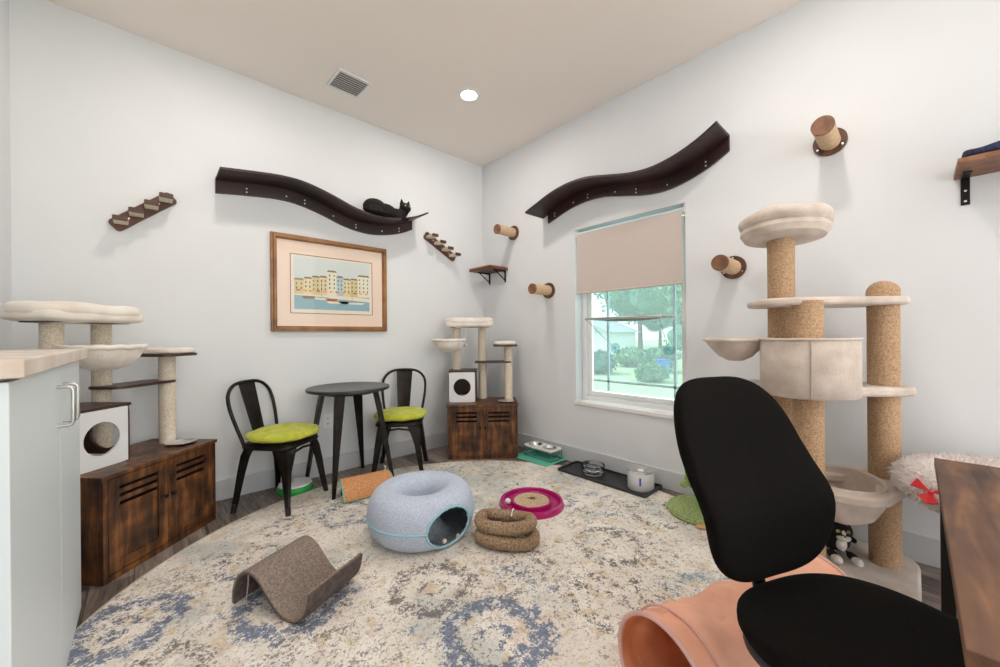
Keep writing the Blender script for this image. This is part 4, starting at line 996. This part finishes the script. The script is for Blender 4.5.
# ------------------------------------------------------------------ black tray, glass bowl, fountain
bm = B(); P1 = rr(-.14, -.385, .14, .385, .02, 5); P2 = rr(-.128, -.373, .128, .373, .016, 5); n_ = len(P1)
z0_, z1_, z2_ = 0, .018, .005
rg = [[bm.verts.new((x, y, z)) for x, y in P] for P, z in ((P1, z0_), (P1, z1_), (P2, z1_), (P2, z2_))]
for a, b in zip(rg, rg[1:]):
    for k in range(n_): bm.faces.new((a[k], a[(k + 1) % n_], b[(k + 1) % n_], b[k]))
bm.faces.new(rg[0][::-1]); bm.faces.new(rg[-1]); bmesh.ops.recalc_face_normals(bm, faces=bm.faces)
TZ = RZ + .0005
o = obj('feeding_tray', bm, 'tray', smooth=False); o.location = (-.160, -1.665, TZ); tag(o, 'black rectangular tray on the floor below the window', 'tray')
t = thing('glass_water_bowl', 'clear glass bowl of water on the black tray', 'bowl', (-.15, -1.535, TZ + .0052))
bm = B(); lathe(bm, [(0, 0), (.075, 0), (.09, .02), (.094, .065), (.092, .072), (.088, .066), (.083, .022), (.07, .010), (0, .010)], seg=48); obj('glass', bm, 'clear', t)
bm = B(); lathe(bm, [(0, .0102), (.068, .0102), (.0805, .022), (.0835, .045), (0, .045)], seg=40); obj('water', bm, 'water', t)
t = thing('water_fountain', 'white cylindrical pet water fountain with steel top on the black tray', 'water fountain', (-.155, -1.945, TZ + .0052))
bm = B(); lathe(bm, [(0, 0), (.088, 0), (.093, .006), (.093, .128), (.0925, .131), (.086, .131), (.085, .11), (0, .11)], seg=56); obj('body', bm, 'fountain', t, ang=50)
bm = B(); lathe(bm, [(.094, .128), (.094, .137), (.088, .139), (.07, .127), (.028, .124), (.028, .12), (0, .12), (0, .119), (.084, .119), (.086, .128)], seg=56); obj('steel_top', bm, 'steel', t)
bm = B(); lathe(bm, [(.024, .121), (.024, .130), (.018, .134), (0, .135)], seg=28); obj('spout', bm, 'fountain', t)
bm = B(); a0 = R(205)
for k in range(6):
    pass
vs_ = []
for a in (a0 - .07, a0 + .07):
    vs_.append([bm.verts.new((.0938 * math.cos(a), .0938 * math.sin(a), z)) for z in (.045, .10)])
bm.faces.new((vs_[0][0], vs_[1][0], vs_[1][1], vs_[0][1])); obj('blue_level_mark', bm, 'blue', t)['label'] = 'blue water level mark'

# ------------------------------------------------------------------ cactus scratcher
t = thing('cactus_scratcher', 'green cactus-shaped scratching post on a round plush base, behind the office chair', 'cat scratcher', (-.235, -2.405, RZ))
bm = B(); lathe(bm, [(0, 0), (.205, 0), (.215, .012), (.21, .028), (0, .03)], seg=56, c=(0, 0, 0)); obj('round_base', bm, 'moss', t)
bm = B(); rod(bm, (0, 0, .03), (0, 0, .34), .042, seg=24); ball(bm, (0, 0, .34), .042); obj('trunk', bm, 'cactus', t)
for s_, z_ in ((1, .16), (-1, .12)):
    bm = B(); tube(bm, [(0, s_ * .03, z_), (0, s_ * .075, z_ - .005), (0, s_ * .092, z_ + .02), (0, s_ * .094, z_ + .08)], .021, 12); ball(bm, (0, s_ * .094, z_ + .08), .021); obj('arm', bm, 'cactus', t)
bm = B(); tube(bm, [(0, .094, .26), (0, .098, .30)], .002, 5) ; tube(bm, [(-.01, .05, .345), (-.03, .09, .31), (-.035, .105, .19)], .002, 5); st_ = obj('toy_string', bm, 'cord', t)
bm = B(); ball(bm, (-.035, .107, .165), .026); obj('toy_ball', bm, 'moss', st_)
# orange feather toy beside it
bm = B(); superell(bm, (0, 0, 0), (.045, .02, .012), 1, 1, 24, 12); o = obj('toy_mouse', bm, mat('tan_felt', (.62, .36, .16), .9)); o.location = (-.445, -2.475, RZ + .0125); o.rotation_euler = (0, 0, R(-50)); tag(o, 'small tan toy mouse on the rug beside the green round base', 'cat toy')
bm = B(); tube(bm, [(.042, 0, 0), (.06, .01, -.006), (.075, .004, -.008)], .002, 6); obj('tail', bm, 'blackplastic', o)

# ------------------------------------------------------------------ peach tunnel
TA = Vector((-1.755, -2.825, 0)); TB = Vector((-1.02, -3.05, 0)); dT = (TB - TA); Lt = dT.length; TR = .162
t = thing('crinkle_tunnel', 'peach crinkle play tunnel lying under the office chair', 'cat tunnel', (TA.x, TA.y, RZ), math.degrees(math.atan2(dT.y, dT.x)))
bm = B(); nu, nv = 64, 56; g = []
for i in range(nu + 1):
    u = i / nu; row = []
    for j in range(nv):
        a = 2 * PI * j / nv; sagp = .018 * math.sin(PI * u) * (1.0 if math.sin(a) > 0 else .1)
        cz_ = noise.noise(Vector((u * 7, math.cos(a) * 1.6, math.sin(a) * 1.6))) * .018 + abs(noise.noise(Vector((u * 16, math.cos(a) * 3.4 + 5, math.sin(a) * 3.4)))) * -.020
        r_ = TR + (cz_ if 0.06 < u < .95 else 0) - sagp
        z = TR + r_ * math.sin(a); row.append(bm.verts.new((u * Lt, r_ * math.cos(a), max(z, .002 + .0 * u))))
    g.append(row)
for i in range(nu):
    for j in range(nv): bm.faces.new((g[i][j], g[i][(j + 1) % nv], g[i + 1][(j + 1) % nv], g[i + 1][j]))
bmesh.ops.recalc_face_normals(bm, faces=bm.faces)
o = obj('tunnel_cloth', bm, 'peach', t); o.data.materials.append(M['peachin']); s_ = o.modifiers.new('solid', 'SOLIDIFY'); s_.thickness = .003; s_.offset = -1; s_.material_offset = 1; s_.material_offset_rim = 1
for xx in (0, Lt):
    bm = B(); tube(bm, [(xx, (TR) * math.cos(2 * PI * k / 48), TR + (TR - .0012) * math.sin(2 * PI * k / 48) + .0012) for k in range(48)], .0065, 8, closed=True)
    for v in bm.verts: v.co.z = max(v.co.z, 0.0006)
    obj('end_hoop', bm, 'peachtrim', t)
bm = B(); tube(bm, [(.07, (TR + .004) * math.cos(2 * PI * k / 48), TR + (TR + .001) * math.sin(2 * PI * k / 48)) for k in range(48)], .0035, 6, closed=True)
for v in bm.verts: v.co.z = max(v.co.z, 0.0006)
obj('seam_band', bm, 'peachtrim', t)

# ------------------------------------------------------------------ office chair
CH = Vector((-1.675, -3.255, 0)); CA = 246     # chair faces local +x after rotation
t = thing('office_chair', 'black fabric office chair in the right foreground at the desk', 'chair', CH, CA)
def sfn(v): return v + Vector((0, 0, -.10 * max(0, v.x - .10) ** 1.5 * 1.6 + .05 * (v.y / .24) ** 2 * .25))
bm = B(); superell(bm, (.0, .01, .454), (.245, .245, .038), .55, .78, 72, 28, sfn); obj('seat', bm, 'chairfab', t)
bm = B(); superell(bm, (0, 0, .415), (.21, .22, .018), .4, .6, 48, 12, sfn); obj('seat_shell', bm, 'blackplastic', t)
bm = B()
def bfn(v):   # v.x thickness, v.y width, v.z height
    z = v.z; k = 1.0 - .05 * (z / .25) ** 2 - .07 * (z / .25)
    y = v.y * k
    x = v.x + .045 * (y / .22) ** 2 + .10 * 0 + .03 * math.exp(-((z + .09) / .09) ** 2)
    return Vector((x, y, z))
sg = lambda v, e: math.copysign(abs(v) ** e, v)
rings = []; nv_, nu_ = 40, 72
tmp = B(); superell(tmp, (0, 0, 0), (.262, .212, .038), .6, .6, 72, 28)
for v in tmp.verts:
    h_, w_, th = v.co.x, v.co.y, v.co.z; v.co = bfn(Vector((th, w_, h_)))
BK = Matrix.Translation((-.300, -.035, .758)) @ Matrix.Rotation(R(-20), 4, 'Y')
bmesh.ops.transform(tmp, matrix=BK, verts=tmp.verts); bmesh.ops.recalc_face_normals(tmp, faces=tmp.faces); obj('backrest', tmp, 'chairfab', t)
bm = B(); tube(bm, [(-.05, 0, .385), (-.20, 0, .385), (-.255, 0, .40), (-.268, 0, .46), (-.29, 0, .60), (-.325, 0, .70)], .022, 10, flat=.5); obj('back_bar', bm, 'blackplastic', t)
bm = B(); rod(bm, (0, 0, .09), (0, 0, .39), .025, seg=20); rod(bm, (0, 0, .09), (0, 0, .24), .034, seg=20); obj('gas_column', bm, 'blackplastic', t)
bm = B(); box(bm, (-.10, -.08, .372), (.10, .08, .392)); obj('mechanism', bm, 'blackplastic', t, bevel=.005)
for k in range(5):
    a = R(72 * k - 104); e = Vector((math.cos(a), math.sin(a), 0)); bm = B(); tube(bm, [e * .02 + Vector((0, 0, .11)), e * .15 + Vector((0, 0, .095)), e * .245 + Vector((0, 0, .075))], lambda u: .026 - .010 * u, 10); lg = obj('base_arm', bm, 'blackplastic', t)
    bm = B(); s_ = Vector((-e.y, e.x, 0)); c_ = e * .245 + Vector((0, 0, .0255 + RZ + .0005)); rod(bm, c_ - s_ * .022, c_ - s_ * .006, .025, seg=18); rod(bm, c_ + s_ * .006, c_ + s_ * .022, .025, seg=18); rod(bm, c_, c_ + Vector((0, 0, .05)), .006, seg=8); obj('caster', bm, 'blackplastic', lg)

# ------------------------------------------------------------------ desk
t = thing('desk', 'rustic brown desk with black metal legs at the right edge', 'desk', (-1.51, -3.66, 0))
obj('desktop', bx(((-.535, -.315, .715), (.53, .315, .74))), 'deskwood', t, bevel=.002, smooth=False)
for sx in (-1, 1):
    for sy in (-1, 1):
        x = .485 * sx; y = .29 * sy; obj('leg', bx(((x - .015, y - .015, .0005), (x + .015, y + .015, .714))), 'black', t, bevel=.002, smooth=False)
obj('frame_rail', bx(((-.47, .28, .68), (.47, .30, .714)), ((-.47, -.30, .68), (.47, -.28, .714)), ((.475, -.275, .10), (.495, .275, .13)), ((-.495, -.275, .10), (-.475, .275, .13))), 'black', t, smooth=False)
obj('side_shelf', bx(((.30, -.275, .40), (.50, .275, .42))), 'deskwood', t, bevel=.001, smooth=False)

# ------------------------------------------------------------------ fluffy bed on a black storage cube
t = thing('storage_stool', 'black square stool under the fluffy bed, beside the desk', 'stool', (-.36, -3.62, 0))
obj('top', bx(((-.18, -.18, .43), (.18, .18, .455))), 'blackplastic', t, bevel=.008)
for sx in (-1, 1):
    for sy in (-1, 1): obj('leg', bx(((sx * .16 - .015, sy * .16 - .015, .0005), (sx * .16 + .015, sy * .16 + .015, .43))), 'blackplastic', t)
t = thing('fluffy_cat_bed', 'pink-white shaggy round cat bed between the tall cat tree and desk', 'cat bed', (-.43, -3.575, .4555))
bm = B(); FR = .30
prof = [(0, .0), (.20, .0), (.285, .012), (.33, .05), (.332, .09), (.30, .125), (.25, .13), (.20, .105), (.16, .075), (0, .06)]
lathe(bm, prof, seg=64)
bm.verts.ensure_lookup_table(); rn = random.Random(5)
for q in range(9000):
    a = rn.random() * 2 * PI; s_ = rn.random() * 6.999; i = int(s_) + 1; f = s_ - int(s_)
    i = min(i, len(prof) - 2)
    r_ = prof[i][0] * (1 - f) + prof[i + 1][0] * f; z = prof[i][1] * (1 - f) + prof[i + 1][1] * f
    tn = Vector((prof[i + 1][0] - prof[i][0], prof[i + 1][1] - prof[i][1])).normalized(); nr, nz = tn.y, -tn.x
    p = Vector((r_ * math.cos(a), r_ * math.sin(a), z)); nn = Vector((nr * math.cos(a), nr * math.sin(a), nz)); nn += Vector((rn.uniform(-.6, .6), rn.uniform(-.6, .6), rn.uniform(-.6, .3))); nn.normalize()
    tp_ = p + nn * rn.uniform(.014, .028); tp_.z = max(tp_.z, .001); sd_ = nn.cross(Vector((rn.random(), rn.random(), rn.random()))).normalized() * .0028; s2_ = nn.cross(sd_).normalized() * .0028
    v0, v1, v2, v3 = bm.verts.new(p + sd_), bm.verts.new(p - sd_ * .5 + s2_), bm.verts.new(p - sd_ * .5 - s2_), bm.verts.new(tp_)
    bm.faces.new((v0, v1, v3)); bm.faces.new((v1, v2, v3)); bm.faces.new((v2, v0, v3))
obj('shag_cushion', bm, 'shag', t, ang=180)
# red satin bow lying on the bed
bm = B()
for a, l_ in ((20, .085), (160, .08), (-70, .06), (-115, .055)):
    e = Vector((math.cos(R(a)), math.sin(R(a)))); n2 = Vector((-e.y, e.x)); 
    pts = [(0, 0), *(e * l_ * .5 + n2 * .012), *(e * l_ + n2 * .026)]
    A_ = [bm.verts.new((0, 0, zz)) for zz in (.012, .0)]; B_ = [bm.verts.new((*(e * l_ + n2 * .026), zz)) for zz in (.02, .004)]; C_ = [bm.verts.new((*(e * l_ - n2 * .026), zz)) for zz in (.02, .004)]
    bm.faces.new((A_[0], B_[0], C_[0])); bm.faces.new((A_[1], C_[1], B_[1])); bm.faces.new((B_[0], B_[1], C_[1], C_[0])); bm.faces.new((A_[0], A_[1], B_[1], B_[0])); bm.faces.new((A_[0], C_[0], C_[1], A_[1]))
ball(bm, (0, 0, .008), .012)
bmesh.ops.recalc_face_normals(bm, faces=bm.faces)
o = obj('red_bow', bm, 'red', ang=30); o.location = (-.705, -3.345, .55); o.rotation_euler = Vector((-.8, .5, .45)).to_track_quat('Z', 'Y').to_euler(); o.scale = (.68, .68, .68); tag(o, 'red satin bow on the shaggy round cat bed', 'bow')

# ------------------------------------------------------------------ outdoors
GZ = -.25
bm = bx(((.2, -40, GZ - .2), (90, 60, GZ))); struct('ground', bm, noisy('lawn', (.34, .40, .22), (.46, .50, .30), 3, .95), smooth=False)
o = struct('trim_1', bx(((.9, -12, GZ), (4.9, 16, GZ + .02))), mat('concrete_path', (.62, .60, .56), .9), smooth=False)
leafs = [noisy('leaf_%d' % i, a, b, 7, .9, .0, detail=8) for i, (a, b) in enumerate((((.09, .20, .12), (.24, .40, .24)), ((.15, .28, .15), (.36, .50, .30)), ((.07, .18, .14), (.18, .34, .26))))]
def crown(bm, c_, r_, s_, seed, nleaf=1400, ls=.10):
    rn = random.Random(seed); vs = ball(bm, c_, r_ * .82, s_, 28, 18)
    for v in vs:
        d = v.co - Vector(c_); v.co += d * (.35 * noise.noise(v.co * (2.2 / r_) + Vector((seed, 0, 0))))
    for _ in range(nleaf):
        th = rn.random() * 2 * PI; z = rn.uniform(-1, 1); q = math.sqrt(1 - z * z); d = Vector((q * math.cos(th) * s_[0], q * math.sin(th) * s_[1], z * s_[2])) * r_ * rn.uniform(.75, 1.05)
        p = Vector(c_) + d * (1 + .35 * noise.noise((Vector(c_) + d) * (2.2 / r_) + Vector((seed, 0, 0)))); u = Vector((rn.uniform(-1, 1), rn.uniform(-1, 1), rn.uniform(-1, 1))).normalized(); v_ = u.cross(Vector((.3, .5, .8))).normalized()
        bm.faces.new([bm.verts.new(p + u * ls), bm.verts.new(p + v_ * ls * .5), bm.verts.new(p - u * ls), bm.verts.new(p - v_ * ls * .5)])
def tree(label, x, y, h, r_, mi, seed):
    t = thing('garden_tree', label, 'tree', (x, y, GZ), 0, 'trees seen through the window')
    bm = B(); tube(bm, [(0, 0, 0), (.05, .03, h * .3), (0, .08, h * .6)], lambda u: .18 - .08 * u, 10); obj('trunk', bm, noisy('bark', (.12, .08, .05), (.25, .18, .12), 8, .95), t)
    bm = B(); crown(bm, (0, 0, h * .68), r_, (1, 1, .85), seed, 2600, .13); crown(bm, (r_ * .6, r_ * .4, h * .5), r_ * .6, (1, 1, .9), seed + 1, 900, .12); crown(bm, (-r_ * .5, -r_ * .6, h * .55), r_ * .65, (1, 1, .8), seed + 2, 900, .12)
    obj('crown', bm, leafs[mi], t, smooth=False)
def shrub(label, x, y, r_, h, mi, seed):
    bm = B(); crown(bm, (0, 0, h * .5), r_, (1, 1, h / 2 / r_), seed, 1500, .06); 
    for v in bm.verts: v.co.z = max(v.co.z, 0)
    o = obj('shrub', bm, leafs[mi], smooth=False); o.location = (x, y, GZ); tag(o, label, 'shrub', 'shrubs seen through the window')
tree('broad green tree outside, at the middle of the window', 22, 9.4, 7.6, 3.1, 0, 11)
tree('dense tree outside, at the right side of the window', 13.5, 2.3, 5.0, 1.7, 1, 23)
tree('tall tree outside, rising behind the white house', 34, 27, 12, 4.5, 2, 37)
tree('tree outside, far back between the white house and the garden', 34, 13.5, 6.0, 2.6, 2, 41)
shrub('clipped dark shrub outside, below the white house', 9.0, 4.4, .70, .8, 2, 51)
shrub('round dark shrub outside, left of the clipped one', 10.0, 6.3, .7, .75, 2, 55)
shrub('pale bushy shrub outside, below the middle tree', 12.5, 4.9, .8, .8, 1, 61)
shrub('low yellow-green shrub outside, lower right of the window', 8.0, 1.9, .45, .5, 1, 71)
shrub('green shrub outside, by the blue bin', 10.9, 3.0, .6, .9, 0, 75)
shrub('big dark hedge mass outside, far back behind the middle shrubs', 20, 4.6, 2.1, 2.6, 0, 81)
shrub('big hedge mass outside, far back at the right side of the window', 21, 0.2, 2.0, 2.8, 2, 85)
t = thing('white_shed', 'small white gabled outbuilding outside, at the left of the window', 'building', (15.5, 7.9, GZ))
hm = mat('house_siding', (.78, .78, .76), .8)
obj('wall', bx(((0, 0, 0), (3, 3, 1.5))), hm, t, smooth=False)
bm = B(); prism(bm, [(-.25, 1.5), (3.25, 1.5), (1.5, 2.25)], -.2, 3.2, Matrix(((0, 0, 1, 0), (1, 0, 0, 0), (0, 1, 0, 0), (0, 0, 0, 1)))); obj('roof', bm, mat('roof_pale', (.42, .42, .43), .9), t, smooth=False)
f_ = obj('window', bx(((-.03, 1.2, .6), (0, 1.9, 1.3))), 'vinyl', t); obj('pane', bx(((-.04, 1.26, .66), (-.03, 1.84, 1.24))), mat('dark_glass', (.12, .16, .2), .1), f_)
t = thing('garden_bin', 'small blue bin outside, lower right of the window', 'bin', (9.0, 2.0, GZ))
bm = B(); prism(bm, rr(-.16, -.14, .16, .14, .04), 0, .55); obj('bin_body', bm, mat('blue_bin', (.05, .22, .50), .5), t, bevel=.01)
bm = B(); prism(bm, rr(-.18, -.16, .18, .16, .04), .551, .59); obj('lid', bm, 'blue', t, bevel=.01)
